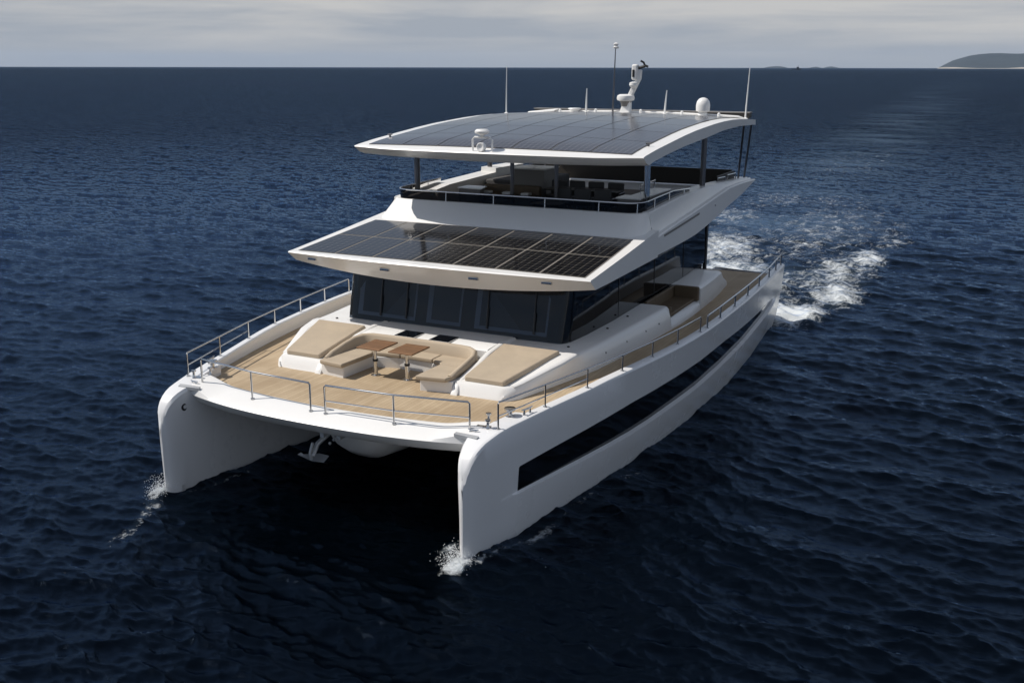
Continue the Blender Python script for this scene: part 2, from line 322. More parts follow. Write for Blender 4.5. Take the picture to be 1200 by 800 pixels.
# foam
af = N(t, 'ShaderNodeAttribute', attribute_name='foam'); 
f1 = noise(1.15, 8, 0.74, (1.3, 0.9, 1), 0.1, 0.8); f2 = noise(6.5, 5, 0.7, (1, 1, 1), 0.0, 0.5)
fs = N(t, 'ShaderNodeMath', operation='MULTIPLY_ADD'); fs.inputs[1].default_value = 0.4; l(f2.outputs[0], fs.inputs[0])
f1m = N(t, 'ShaderNodeMath', operation='MULTIPLY'); f1m.inputs[1].default_value = 0.75; l(f1.outputs[0], f1m.inputs[0]); l(f1m.outputs[0], fs.inputs[2])
fa = N(t, 'ShaderNodeMath', operation='MULTIPLY_ADD'); fa.inputs[1].default_value = 0.47; l(af.outputs['Fac'], fa.inputs[0]); l(fs.outputs[0], fa.inputs[2])
fm = N(t, 'ShaderNodeMapRange', ins={'From Min': 0.78, 'From Max': 0.98, 'To Min': 0.0, 'To Max': 1.0}); l(fa.outputs[0], fm.inputs[0])
gate = N(t, 'ShaderNodeMapRange', ins={'From Min': 0.05, 'From Max': 0.25}); l(af.outputs['Fac'], gate.inputs[0])
fmul = N(t, 'ShaderNodeMath', operation='MULTIPLY'); l(fm.outputs[0], fmul.inputs[0]); l(gate.outputs[0], fmul.inputs[1])
# aerated water under the foam
base = N(t, 'ShaderNodeMix', data_type='RGBA'); base.inputs[6].default_value = (0.0001, 0.0006, 0.0013, 1); base.inputs[7].default_value = (0.065, 0.10, 0.14, 1)
aer = N(t, 'ShaderNodeMapRange', ins={'From Min': 0.32, 'From Max': 1.1, 'To Max': 0.8}); l(af.outputs['Fac'], aer.inputs[0])
ac = N(t, 'ShaderNodeAttribute', attribute_name='calm'); n5 = noise(0.09, 5, 0.65, (0.6, 1.6, 1), 0.05, 0.5)
st = N(t, 'ShaderNodeMapRange', ins={'From Min': 0.42, 'From Max': 0.62}); l(n5.outputs[0], st.inputs[0])
cm = N(t, 'ShaderNodeMath', operation='MULTIPLY'); l(ac.outputs['Fac'], cm.inputs[0]); l(st.outputs[0], cm.inputs[1])
cm2 = N(t, 'ShaderNodeMath', operation='MULTIPLY_ADD'); cm2.inputs[1].default_value = 0.75; l(cm.outputs[0], cm2.inputs[0]); l(aer.outputs[0], cm2.inputs[2]); cm2.use_clamp = True
l(cm2.outputs[0], base.inputs[0])
fc = N(t, 'ShaderNodeMix', data_type='RGBA'); l(base.outputs[2], fc.inputs[6]); fc.inputs[7].default_value = (0.60, 0.63, 0.64, 1); l(fmul.outputs[0], fc.inputs[0])
l(fc.outputs[2], b.inputs['Base Color'])
rm = N(t, 'ShaderNodeMix', data_type='FLOAT'); l(rf.outputs[0], rm.inputs[2]); rm.inputs[3].default_value = 0.7; l(fmul.outputs[0], rm.inputs[0]);  l(rm.outputs[0], b.inputs['Roughness']); l(rm.outputs[0], wg.inputs['Roughness'])
me.materials.append(m)

# ------------------------------------------------------------------ far land
def land(name, x0, ang_pts, dist, depth, mat_, label):
    """ridge seen end on: ang_pts = (bearing px offset, height m)"""
    pass
LAND = mat('scrub_covered_hill', (0.032, 0.042, 0.045), 0.9, noise=0.35, nscale=0.004)
SHORE = mat('pale_shore_rock', (0.38, 0.35, 0.30), 0.9, noise=0.2, nscale=0.01)
def bearing(px, d):       # ground point at a given bearing and distance
    v = Fv.xy.to_3d().normalized()*math.cos(0); a = math.atan((px-600)/1242.0)
    dirv = Vector((math.sin(yaw+a), math.cos(yaw+a), 0)); return Vector((12.78, -15.96, 0))+dirv*d
def hill(name, prof, d, thick, m_, seed):
    rr = random.Random(seed); mb = MB(); secs = []
    for px, h in prof:
        p = bearing(px, d); back = (p-Vector((12.78, -15.96, 0))).normalized()
        row = []
        for k, (q, g) in enumerate(((0,0),(0.05,0.12),(0.2,0.42),(0.38,0.78),(0.5,1.0),(0.62,0.85),(0.8,0.45),(1.0,0.0))):
            hh = h*g*(1+0.12*rr.uniform(-1,1)*(0 < g < 1)); P = p+back*(thick*q*(1+0.1*rr.uniform(-1, 1))); row.append((P.x, P.y, hh-(3 if g == 0 else 0)))
        secs.append(row)
    mb.loft(secs, closed=False); return tag(mb.build(name, m_, smooth=True, angle=80), kind='structure')
D1 = 9000.
prof = [(a_, b_*.82) for a_, b_ in [(1098,0),(1101,16),(1106,42),(1115,85),(1125,112),(1135,136),(1146,150),(1158,158),(1170,160),(1180,155),(1190,152),(1202,160),(1225,178),(1260,190),(1300,170),(1350,120),(1400,60),(1450,0)]]
hill('headland_hill', prof, D1, 2600, LAND, 3)
mb = MB(); mb.loft([[tuple(bearing(px, D1-40)+Vector((0,0,-2))), tuple(bearing(px, D1-20)+Vector((0,0,hh))), tuple(bearing(px, D1+180)+Vector((0,0,hh+3)))] for px, hh in ((1098,2),(1106,8),(1120,8),(1136,4),(1150,2),(1180,3),(1196,9),(1210,8),(1300,3))], closed=False)
tag(mb.build('shore_cliffs', SHORE, smooth=True), kind='structure')
for nm, pr_, dd in (('distant_island', [(894,0),(898,9),(903,15),(909,19),(915,16),(921,6),(923,0)], 10500.), ('distant_island', [(947,0),(951,8),(956,15),(960,6),(963,0)], 11500.), ('distant_island', [(964,0),(969,13),(974,18),(979,9),(984,0)], 11500.)):
    hill(nm, pr_, dd, 1200, LAND, 5)

# ------------------------------------------------------------------ haze
def haze():
    mb = MB().box(-14000, 14000, -14000, 14000, -3.5, 200)
    m = bpy.data.materials.new('haze'); m.use_nodes = True; t = m.node_tree; t.nodes.clear()
    v = N(t, 'ShaderNodeVolumePrincipled'); v.inputs['Color'].default_value = (0.5, 0.70, 1.0, 1); v.inputs['Density'].default_value = 2.2e-5; v.inputs['Anisotropy'].default_value = 0.0
    o = N(t, 'ShaderNodeOutputMaterial'); t.links.new(v.outputs[0], o.inputs['Volume'])
    tag(mb.build('haze', m, loc=(0, 0, 0)), kind='stuff', label='thin bluish sea haze softening the far headland', cat='haze')
haze()
# ------------------------------------------------------------------ the yacht
YA = empty('catamaran', (0, 11, 0))
tag(YA, 'large white motor catamaran under way, solar panels on two roofs, tan foredeck lounge', 'yacht')

yw = [0,.04,.15,.4,1.0,1.5,2.6,4.8,7,9.8,12,14.7,18,21.2,23]; xw = [3.88,3.93,3.98,4.03,4.11,4.19,4.37,4.73,5.02,5.27,5.36,5.40,5.25,5.02,4.9]
yg = [0,.04,.15,.4,1.14,2.62,4.09,5.51,6.95,8.36,9.83,11.5,14,17,20.8,23]; xg = [3.90,3.955,4.01,4.06,4.17,4.50,4.85,5.14,5.38,5.57,5.71,5.76,5.78,5.72,5.55,5.45]
yz = [0,1.14,2.62,4.09,5.5,6.95,8.36,9.83,11.3,19,21]; zz = [2.40,2.44,2.5,2.55,2.62,2.66,2.7,2.72,2.76,2.71,2.66]
def GX(y): return I(y, yg, xg)
def WX(y): return I(y, yw, xw)
def GZ(y): return min(I(y, yz, zz), I(y, [0,.02,.06,.12,.22,.36,.55,.8,1.05,1.3], [1.72,1.86,1.98,2.09,2.19,2.275,2.34,2.385,2.42,2.6]))
def IX(y): return I(y, [0,.04,.15,.5,1.2,2.44,4.58,10,22], [3.80,3.75,3.70,3.62,3.50,3.34,3.10,2.95,3.05])
def BX(y): return I(y, [0,1.02,1.03,2.1,2.12,3,21], [0,0,3.66,3.92,GX(2.12)-.26,GX(3)-.24,GX(21)-.2]) if y < 3 else GX(y)-.24
WZ0 = lambda y: I(y, [1.5,6,12,18.4,19.8], [0.97,0.94,1.10,1.36,1.46])
WZ1 = lambda y: I(y, [1.5,6,12,18.4,19.8], [1.50,1.71,1.78,1.62,1.52])
def OX(y, z):     # outer side at height z
    zt = GZ(y); a = WX(y); b_ = GX(y)
    return lerp(a, b_, max(0, z)/2.5)+0.03*math.sin(math.pi*min(1, max(0, z/2.5)))
stations = [0,.02,.05,.1,.18,.28,.4,.55,.75,1.0,1.02,1.04,1.4,1.5,1.58,1.9,2.09,2.13,2.6,3.2,4,4.8,5.6,6.4,7.2,8.2,9.2,10.2,11.4,12.8,14.2,15.6,17,18.4,19.2,19.8,20.2,20.65]
HULLS = []
for s in (-1, 1):
    mb = MB(); secs = []
    def sec(y, zcut=None, yoff=lambda z: 0):
        zt = GZ(y) if zcut is None else zcut
        led = (0.065*sstep(1.3, 1.6, y)+.05*sstep(1.5, 5, y))*(1-sstep(19.6, 20.1, y))
        z0 = min(WZ0(max(y, 1.5)), zt-.5)
        r = min(.06, .5*(GX(y)-IX(y))); gx = GX(y); ix = IX(y)
        kx = (WX(y)+ix)/2; kz = -0.9 if y > .6 else -.9+.5*(1-y/.6)
        p = [(kx, kz), (ix+.12*(y > .3), -.35), (ix, 0.1), (ix, .9), (ix-.02, zt-.35)]
        if y <= 1.02: bx = ix+.03; p += [(ix-.015, zt-.07), (bx, zt-.005), (bx+.02, zt), (gx-r-.01, zt)]
        else: bx = BX(y); p += [(ix-.02, 2.14), (bx, 2.15), (bx, zt-.03), (bx+.03, zt)]
        p += [(gx-r, zt), (gx-.3*r, zt-.3*r), (OX(y, zt-r), zt-r)]
        zz_ = [lerp(zt-r, z0+.03, q) for q in (.33, .66)]
        p += [(OX(y, q), q) for q in zz_]
        p += [(OX(y, z0+.03), z0+.03), (OX(y, z0), z0), (OX(y, z0)+led, z0-.02), (OX(y, z0-.07)+led*1.05, z0-.07), (OX(y, .45)+led*.6, .45), (OX(y, 0.0)+led*.2, 0.05), (OX(y, 0)-.12, -.4)]
        return [(s*a, y+yoff(b_), b_) for a, b_ in p]
    secs = [sec(y) for y in stations]
    xm = s*(GX(0)+IX(0))/2
    secs = [[(xm+(a-xm)*f_, -o_, c_*k_) for a, b_, c_ in secs[0]] for f_, o_, k_ in ((.30, .042, .90), (.72, .026, .965))]+secs
    secs.append(sec(20.66, yoff=lambda z: 1.1*(1-max(0, min(1, (z-.4)/2.2)))))
    mb.loft(secs, caps=False)
    nn_ = len(secs[0]); mb.f += [(i, i+1, nn_-i-1, nn_-i) if i else (0, 1, nn_-1) for i in range(nn_//2-1)]+[(nn_//2-1, nn_//2, nn_//2+1)]
    mb.f += [tuple(range((len(secs)-1)*nn_, len(secs)*nn_))]
    h = mb.build('hull', HULLM, YA, smooth=True, angle=28); HULLS.append(h)
    # swim platform
    MB().prism([(s*3.1,21.0),(s*5.1,21.0),(s*5.0,22.6),(s*4.8,22.9),(s*3.3,22.9),(s*3.1,22.6)], .15, .52).build('swim_platform', GEL, h, bevel=.04)
    # side window
    mb = MB(); rows = []
    for y in [1.58,1.62,2.2,3,4,5,6,7,8,9,10,11,12,13,14,15,16,17,18,19,19.5]:
        led = 0.0
        za = WZ0(y)+.012; zb = WZ1(y)+ (0 if y > 1.6 else -.02)
        rows.append([(s*(OX(y, za)-led+.006), y, za), (s*(OX(y, lerp(za, zb, .5))-led+.008), y+.01, lerp(za, zb, .5)), (s*(OX(y, zb)-led+.006), y+(.03 if y < 2 else 0), zb),
                     (s*(OX(y, zb)-led-.03), y+(.03 if y < 2 else 0), zb), (s*(OX(y, za)-led-.03), y, za)])
    mb.loft(rows).build('hull_window', DGLASS, h, smooth=True)
    # boot stripe, antifouling
    # fitting on the inner face of the bow
    mb = MB(); cx_, cy_, cz_ = s*IX(.5), .5, 1.93
    for r0, xx in ((.075, .012), ):
        mb.loft([[(cx_-s*o_, cy_+rq*math.cos(a), cz_+rq*math.sin(a)) for a in np.linspace(0, 2*math.pi, 16, endpoint=False)] for o_, rq in ((-.02,.085),(.02,.085),(.028,.06),(.012,.035))])
    mb.build('towing_eye', BLACK, h, smooth=True)
    # fairlead plate on the bow edge
    MB().add([(s*3.30,.66,2.29),(s*3.84,.60,2.32),(s*3.85,.68,2.32),(s*3.31,.74,2.29),(s*3.30,.66,2.37),(s*3.84,.60,2.372),(s*3.85,.68,2.40),(s*3.31,.74,2.385)],
             [(0,3,2,1),(4,5,6,7),(0,1,5,4),(1,2,6,5),(2,3,7,6),(3,0,4,7)]).build('fairlead_plate', GALV, h)

# front beam and bridgedeck
def YF(x): return .27+.45*(abs(x)/3.6)**2.6
def YT(x): return .95+.033*x*x
mb = MB(); secs = []
for x in np.linspace(-3.72, 3.72, 61):
    a = abs(x); wgt = sstep(2.7, 3.62, a); yf = YF(min(a, 3.72)); yt = YT(a)
    def zc(y, z): return lerp(z, min(GZ(max(y, .02))-.004, 2.5), wgt)
    th_ = .16+.09*max(0, x/3.6)
    pts = [(yf+2.2,1.55),(yf+.9,1.78),(yf+.30,1.90),(yf+.16,1.965),(yf+.02,2.145),(yf,2.175),(yf+.03,zc(yf+.03,2.205)),(yf+.12,zc(yf+.12,2.235)),(yf+.3,zc(yf+.3,2.28)),(lerp(yf,yt,.75),zc(lerp(yf,yt,.75),2.325)),(yt-.03,zc(yt,2.345)),(yt,zc(yt,2.335)),(yt+.02,2.20),(yf+2.2,2.18)]
    secs.append([(x, p, q) for p, q in pts])
mb.loft(secs).build('foredeck_beam', GEL, YA, smooth=True, angle=40)
mb = MB(); mb.box(-3.3, 3.3, 2.0, 20.6, 1.5, 2.2); mb.build('bridgedeck', GEL, YA)
# central nacelle
mb = MB(); secs = []
for y, hw, zb in ((1.6,.35,1.70),(1.85,.85,1.05),(2.3,1.08,.74),(3.2,1.15,.62),(5,1.15,.62),(9,1.1,.7),(14,.8,1.0),(18,.4,1.5)):
    sec_ = []
    for k in range(13):
        u = -1+2*k/12; sec_.append((hw*u, y+.12*abs(u)**3, zb+(1.95-zb)*abs(u)**3.2*.75))
    sec_.append((hw*1.15, y+.2, 1.95)); sec_.insert(0, (-hw*1.15, y+.2, 1.95)); secs.append(sec_)
mb.loft(secs).build('nacelle', GEL, YA, smooth=True, angle=50)

# teak deck
mb = MB(); P = []
xs = list(np.linspace(-3.66, 3.66, 15)); P += [(x, YT(x)+.025) for x in xs]
right = [(BX(y)-.01, y) for y in (1.2,1.7,2.09,2.13,3,4,5,6,7,8,9,10,12,14,16,18,20.4)]
P += right+[(-x, y) for x, y in reversed(right)]
mb.prism(P, 2.205, 2.232).build('teak_deck', TEAK, YA)

# ---- raised coachroof with sunpads
def ztp(y): return I(y, [3.1,3.3,3.7,4.85,5.5,6.3,9,15,18.2], [2.36,2.50,2.53,2.74,2.83,2.80,2.84,2.96,3.02])
def wall_lo(y): return I(y, [3.1,3.3,3.6,4.6,6.1,6.6,9,12.5,16,18.2], [2.95,3.2,3.36,3.60,3.96,4.06,4.30,4.52,4.42,4.20])
def wall_hi(y): return I(y, [3.1,3.3,3.6,5.15,6.66,9,11,14,16.4,18.2], [2.95,3.12,3.24,3.80,3.97,4.16,4.32,4.44,4.36,4.12])
LB = []
for s in (-1, 1):
    mb = MB(); secs = []
    def csec(y, zt, xin, yo=0):
        lo_, hi_ = wall_lo(y), wall_hi(y)
        return [(s*xin, y, 2.2), (s*xin, y+yo, zt), (s*(hi_-.12), y+yo, zt), (s*(hi_-.04), y+yo, zt-.02), (s*(hi_+.01), y+yo, zt-.07), (s*lerp(hi_, lo_, .6), y+yo*.5, lerp(zt, 2.3, .6)), (s*lo_, y, 2.2)]
    A = [csec(3.20, 2.30, 1.83, .05), csec(3.24, 2.42, 1.83, .06)]+[csec(y, ztp(y), 1.83) for y in (3.36,3.6,4,4.5,5,5.5,6,6.5)]
    A += [csec(y, ztp(y), 1.83) for y in (7.5,9,10,11.15)]
    mb.loft(A)
    mb.loft([csec(y, 2.50, 1.83) for y in (11.16,12,13,13.5,13.85)])
    mb.loft([csec(y, z_, 1.83) for y, z_ in ((13.86,2.94),(14.4,2.93),(15.6,2.93),(16.3,2.95),(16.7,2.93),(17.3,2.62),(17.9,2.45))])
    c_ = mb.build('side_coaming', GEL, YA, smooth=True, angle=40); LB.append(c_)
    # raised outer lip beside the sunpad, inner rim
    mb = MB(); secs = []
    for y in (3.55,3.8,4.3,5,5.6,5.85):
        o = wall_hi(y); zb = ztp(y); hh = .012*min(1, (y-3.45)/.35)*(1-sstep(5.5, 5.9, y)*.9); wd_ = I(y, [3.5,5.6], [.13,.30])
        secs.append([(s*(o-wd_-.04), y, zb-.05), (s*(o-wd_), y, zb+hh*.9), (s*(o-wd_*.5), y, zb+hh), (s*(o-.04), y, zb+hh*.75), (s*(o+.0), y, zb-.02)])
    mb.loft(secs).build('coaming_lip', GEL, c_, smooth=True, angle=50)
    mb = MB(); secs = []
    for y in (3.18,3.3,3.5,3.8,4.4,4.85,5.6,6.2):
        zt = I(y, [3.18,3.3,3.5,3.8,4.4,4.85,5.6,6.2], [2.30,2.44,2.53,2.59,2.70,2.81,2.885,2.87])
        secs.append([(s*1.79, y-.04, 2.2), (s*1.80, y, zt-.03), (s*1.83, y, zt), (s*1.93, y, zt), (s*1.96, y, zt-.03), (s*1.96, y-.04, 2.2)])
    mb.loft(secs).build('seat_side_rim', GEL, c_, smooth=True, angle=50)
    # sunpad
    mb = MB(); secs = []
    for i, y in enumerate((3.44,3.50,4.2,4.9,5.40,5.46)):
        xo = I(y, [3.44,5.46], [3.02,3.50]); zb = I(y, [3.44,5.46], [2.515,2.80]); e = .035 if i in (0, 5) else 0; hh = .12
        secs.append([(s*(1.99+e), y, zb), (s*(xo-e), y, zb), (s*(xo+.0-e), y, zb+hh-.03-e), (s*(xo-.035-e), y, zb+hh-e*.8), (s*(2.025+e), y, zb+hh-e*.8), (s*(1.99+e), y, zb+hh-.03-e)])
    mb.loft(secs).build('sunpad', CUSH, YA, bevel=.012)
    # side sofa in the coaming
    so_ = MB().box(*sorted((s*3.62, s*4.30)), 11.2, 13.8, 2.49, 2.60).build('side_sofa_seat', BROWN, YA, bevel=.03)
    mb = MB(); mb.box(*sorted((s*3.56, s*3.66)), 11.2, 13.75, 2.55, 2.93); mb.box(*sorted((s*3.66, s*4.42)), 13.70, 13.86, 2.52, 2.945); mb.box(*sorted((s*3.66, s*4.38)), 11.12, 11.22, 2.52, 2.875)
    mb.build('side_sofa_back', BROWN, YA, bevel=.03)

# central seating block
mb = MB(); secs = []
for y, zt in ((4.95,2.80),(5.0,2.84),(5.5,2.86),(6.0,2.86),(6.5,2.84),(9,2.84)):
    secs.append([(-1.80, y, 2.2), (-1.80, y, zt), (1.80, y, zt), (1.80, y, 2.2)])
coach = mb.loft(secs).build('coachroof', GEL, YA, smooth=True, angle=40)
seat = MB()
seat.prism([(-1.79,3.22),(-1.10,3.13),(-1.02,4.25),(-.35,4.42),(-.35,4.96),(-1.79,4.96)], 2.2, 2.5)
seat.box(-.36, .60, 4.42, 4.96, 2.2, 2.502)
seat.prism([(.58,4.40),(1.02,4.12),(1.02,3.13),(1.79,3.26),(1.79,4.96),(.58,4.96)], 2.2, 2.5)
seat = seat.build('seat_base', GEL, YA, bevel=.015)
for pts in ([(-1.77,3.12),(-1.06,3.02),(-.98,4.22),(-1.12,4.36),(-1.77,4.36)],
            [(-1.77,4.38),(-1.08,4.38),(-.94,4.30),(-.30,4.38),(-.30,4.86),(-1.77,4.86)],
            [(-.28,4.38),(.62,4.36),(.62,4.86),(-.28,4.86)],
            [(.64,4.36),(1.0,4.12),(1.75,4.12),(1.75,4.86),(.64,4.86)],
            [(.96,3.02),(1.70,3.14),(1.76,3.4),(1.76,4.10),(1.0,4.10)]):
    MB().prism(pts, 2.502, 2.61).build('seat_cushion', CUSH, seat, bevel=.03, bseg=3)
# backrest following the U
path = [(-1.70,3.30,2.64),(-1.72,3.6,2.72),(-1.72,4.1,2.80),(-1.70,4.5,2.86),(-1.60,4.74,2.89),(-1.40,4.84,2.90),(-.6,4.87,2.90),(.3,4.87,2.90),(1.1,4.84,2.90),(1.38,4.80,2.90),(1.58,4.68,2.88),(1.68,4.4,2.84),(1.70,4.0,2.78),(1.70,3.55,2.70),(1.68,3.30,2.64)]
mb = MB(); secs = []
for i, (x, y, z) in enumerate(path):
    a = Vector(path[min(i+1, len(path)-1)])-Vector(path[max(i-1, 0)]); nn = Vector((-a.y, a.x, 0)).normalized(); nn = -nn if nn.dot(Vector((0-x, 3.9-y, 0))) < 0 else nn
    P0 = Vector((x, y, 0)); out = -nn
    secs.append([tuple(P0+nn*.07+Vector((0,0,2.60))), tuple(P0+nn*.04+Vector((0,0,z-.05))), tuple(P0+nn*.01+Vector((0,0,z-.01))), tuple(P0+out*.05+Vector((0,0,z))), tuple(P0+out*.09+Vector((0,0,z-.04))), tuple(P0+out*.09+Vector((0,0,2.60)))])
mb.loft(secs).build('backrest_cushion', CUSHW, seat, smooth=True, angle=60)
# quilting ribs of the backrest
for x in np.arange(.55, 1.35, .09):
    MB().tube([(x,4.795,2.63),(x,4.80,2.84)], .012, 5).build('backrest_seam', CUSHW, seat, smooth=True) if False else None

# two tables
def table(cx_, cy_):
    t_ = empty('foredeck_table', (cx_, cy_, 2.232)); t_.parent = YA; t_.location = tuple(np.array((cx_, cy_, 2.232))-WPOS[YA.name])
    MB().box(cx_-.33, cx_+.33, cy_-.41, cy_+.41, 2.93, 2.965).build('tabletop', TABLE, t_, bevel=.012)
    l_ = MB().lathe((cx_, cy_-.1, 2.232), [(.12,0),(.12,.015),(.055,.03),(.055,.38)]).lathe((cx_, cy_-.1, 2.61), [(.042,0),(.042,.32)]).build('leg', STEEL, t_, smooth=True)
    MB().lathe((cx_, cy_-.1, 2.60), [(.064,-.02),(.064,.03)]).build('clamp_ring', BLACK, l_, smooth=True)
    MB().box(cx_-.2, cx_+.2, cy_-.25, cy_+.05, 2.905, 2.928).build('bracket', DSTEEL, t_)
table(-.56, 3.80); table(.33, 3.80)
# deck hatches
for x0 in (-.86, .14):
    f = MB().prism([(x0,4.98),(x0+.56,4.98),(x0+.56,5.56),(x0,5.56)], 2.85, 2.885).build('deck_hatch', STEEL, YA, bevel=.008)
    MB().box(x0+.04, x0+.52, 5.02, 5.52, 2.886, 2.893).build('hatch_glass', DGLASS, f)
# ---- saloon
def rect_round(x1, y0, y1, r, n=5):
    p = []
    for cx_, cy_, a0 in ((x1-r, y0+r, -90), (x1-.02, y1-.02, 0), (-x1+.02, y1-.02, 90), (-x1+r, y0+r, 180)):
        rr = r if cy_ < y0+1 else .02
        for k in range(n): a = R(a0+90*k/(n-1)); p.append((cx_+rr*math.cos(a), cy_+rr*math.sin(a)))
    return p
def wp(x): return 0
bot = rect_round(3.50, 6.28, 17.7, .34); 
def shape(z):
    t_ = (z-2.74)/1.5
    return [((x+(.0))*(1 if y > 8 else lerp(.915, .955, t_) if y < 6.7 else .98 if y < 7 else 1), y+(.36*t_ if y < 7 else 0), z) for x, y in bot]
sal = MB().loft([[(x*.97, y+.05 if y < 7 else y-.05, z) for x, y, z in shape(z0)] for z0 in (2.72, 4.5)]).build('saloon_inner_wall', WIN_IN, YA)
# side glass: long dark planes
def side_x(y): return I(y, [6.6,7.4,9,12,15,17.7], [3.26,3.36,3.46,3.52,3.53,3.48])
for s in (-1, 1):
    mb = MB(); mb.loft([[(s*side_x(y), y+.2*(y < 7)*0, ztp(y)-.02), (s*(side_x(y)-.02), y+(.30 if y < 6.7 else 0), 4.5), (s*(side_x(y)-.10), y+(.30 if y < 6.7 else 0), 4.5), (s*(side_x(y)-.06), y, ztp(y)-.02)] for y in (6.62,7.4,9,10.6,12,13.5,15,16.5,17.7)])
    g_ = mb.build('side_window', DGLASS, YA, smooth=True, angle=40)
    for y in (9.4, 12.2, 15.0):
        MB().box(*sorted((s*(side_x(y)-.004), s*(side_x(y)+.004))), y-.012, y+.012, ztp(y), 4.4).build('window_joint', BLACK, g_)
    MB().box(*sorted((s*(side_x(17.7)-.08), s*(side_x(17.7)+.02))), 17.69, 17.86, 2.4, 4.62).build('aft_pillar', BLACK, YA)
# curved corner glass and windscreen
mb = MB(); rows = []
n_ = 9
def front_line(z):
    t_ = (z-2.74)/1.4; yo = .36*t_; pts = []
    xe = lerp(3.16, 3.20, t_)
    for x in np.linspace(-xe+.12, xe-.12, 13): pts.append((x, 6.28-.05*(1-(x/3.2)**2)+yo))
    c1 = [(xe, 6.36+yo), (xe+.06, 6.46+yo), (side_x(6.62), 6.62+.28*t_)]
    c1 = [(xe-.03, 6.30+yo)]+c1
    return [(-x, y) for x, y in reversed(c1)]+pts+c1
for z in (2.76, 3.3, 3.9, 4.45):
    rows.append([(x, y, z) for x, y in front_line(z)])
ws = mb.loft(rows, closed=False).build('windscreen', TINT, YA, smooth=True, angle=70)
# inner dark pillars + frames right behind the screen
def fpt(x, z, d=0.05): t_ = (z-2.74)/1.4; return (x, 6.28-.05*(1-(x/3.2)**2)+.36*t_+d, z)
mb = MB()
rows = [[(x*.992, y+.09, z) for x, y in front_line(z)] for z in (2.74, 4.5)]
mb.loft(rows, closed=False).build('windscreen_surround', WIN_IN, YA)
for (xa, xb) in ((-2.88,-1.06), (-.72,.30), (.70,2.72)):
    fr = MB(); zb, zt = 2.93, 4.3
    w_ = .09
    for (x0, x1, z0, z1) in ((xa, xb, zb, zb+w_), (xa, xa+w_*1.6, zb, zt), (xb-w_*.6, xb, zb, zt)):
        fr.add([fpt(x0,z0,.045), fpt(x1,z0,.045), fpt(x1,z1,.045), fpt(x0,z1,.045), fpt(x0,z0,.065), fpt(x1,z0,.065), fpt(x1,z1,.065), fpt(x0,z1,.065)],
               [(0,3,2,1),(4,5,6,7),(0,1,5,4),(1,2,6,5),(2,3,7,6),(3,0,4,7)])
    fr.build('window_frame', WFRAME, ws)
    MB().add([fpt(xa+.1,zb+.08,.072), fpt(xb-.05,zb+.08,.072), fpt(xb-.05,zt,.072), fpt(xa+.1,zt,.072)], [(0,1,2,3)]).build('window_blind', mat('grey_interior_blind', (0.07,0.08,0.095), .8, noise=.3, nscale=1.2), ws)
for x in (-2.15, -1.35, 1.05, 2.35):
    MB().tube([fpt(x,4.05,-.03), fpt(x+.03,3.1,-.035)], .016, 6).tube([fpt(x+.03,3.5,-.05), fpt(x+.04,2.98,-.02)], .03, 6).build('wiper', BLACK, ws)

# ---- lower roof
def YR(x): return 4.90+.40*(abs(x)/4.28)**2
def Z1(y): return 4.68+.10*(y-5.3)
mb = MB(); secs = []
for x in np.linspace(-4.28, 4.28, 41):
    a = abs(x)/4.28; yf = YR(x); zb = 4.14+.27*a**2.2; yb = lerp(5.52, 5.62, a); zt = lerp(4.735, 4.69, a*a)
    pts = [(yb, zb), (lerp(yf, yb, .66), lerp(zt, zb, .70)), (lerp(yf, yb, .34), lerp(zt, zb, .42)), (yf+.02, zt-.045), (yf+.0, zt-.03), (yf+.03, zt), (5.5, Z1(5.5)+.01*(1-a)), (7.5, Z1(7.5)), (10.1, Z1(10.1)+.02), (10.1, 4.45), (6.6, lerp(4.2, zb, a))]
    secs.append([(x, p, q) for p, q in pts])
roof1 = mb.loft(secs).build('lower_roof', GEL, YA, smooth=True, angle=30)
tag(roof1, 'white lower roof carrying fourteen black solar panels')
def pv_grid(parent, nx, ny, fx, fy, zf, gap, m_, th_=.02, frame=SEALM, backing=True, rows_sub=3, bz=.008):
    xs_ = np.linspace(-1, 1, nx+1)
    def P(u, v, dz=0):
        y = fy(v); return (fx(v)*u, y, zf(fx(v)*u, y)+dz)
    if backing:
        mb = MB(); secs = []
        for v in np.linspace(0, 1, ny*rows_sub+1):
            secs.append([P(u, v, .008) for u in np.linspace(-1, 1, 15)])
        mb.loft(secs, closed=False).build('panel_bed', frame, parent, smooth=True)
    for i in range(ny):
        for j in range(nx):
            v0, v1 = i/ny, (i+1)/ny; y0, y1 = fy(v0), fy(v1); gv = gap/abs(y1-y0)/ny*.5
            u0, u1 = xs_[j]+gap*.5/fx(0), xs_[j+1]-gap*.5/fx(0)
            mb = MB(); secs = []
            for v in np.linspace(v0+gv, v1-gv, rows_sub+1):
                top = [P(lerp(u0, u1, q), v, .008+th_) for q in (0, .5, 1)]; bt = [P(lerp(u0, u1, q), v, .01) for q in (1, .5, 0)]
                secs.append(top+bt)
            mb.loft(secs).build('solar_panel', m_, parent, smooth=True, angle=30)
pv_grid(roof1, 7, 2, lambda v: lerp(4.08, 4.0, v), lambda v: lerp(5.46, 9.02, v), lambda x, y: Z1(y)+.012*(1-(x/4.28)**2), .062, PV, th_=.006)
for x in (-3.5, -1.15, 1.35, 3.2):
    a = abs(x)/4.28; zc_ = lerp(lerp(4.735, 4.69, a*a), 4.14+.27*a**2.2, .40); yc_ = lerp(YR(x), lerp(5.52, 5.62, a), .30)
    MB().box(x-.13, x+.13, yc_-.03, yc_+.06, zc_-.035, zc_+.03).build('roof_spotlight', STEEL, roof1, bevel=.01)

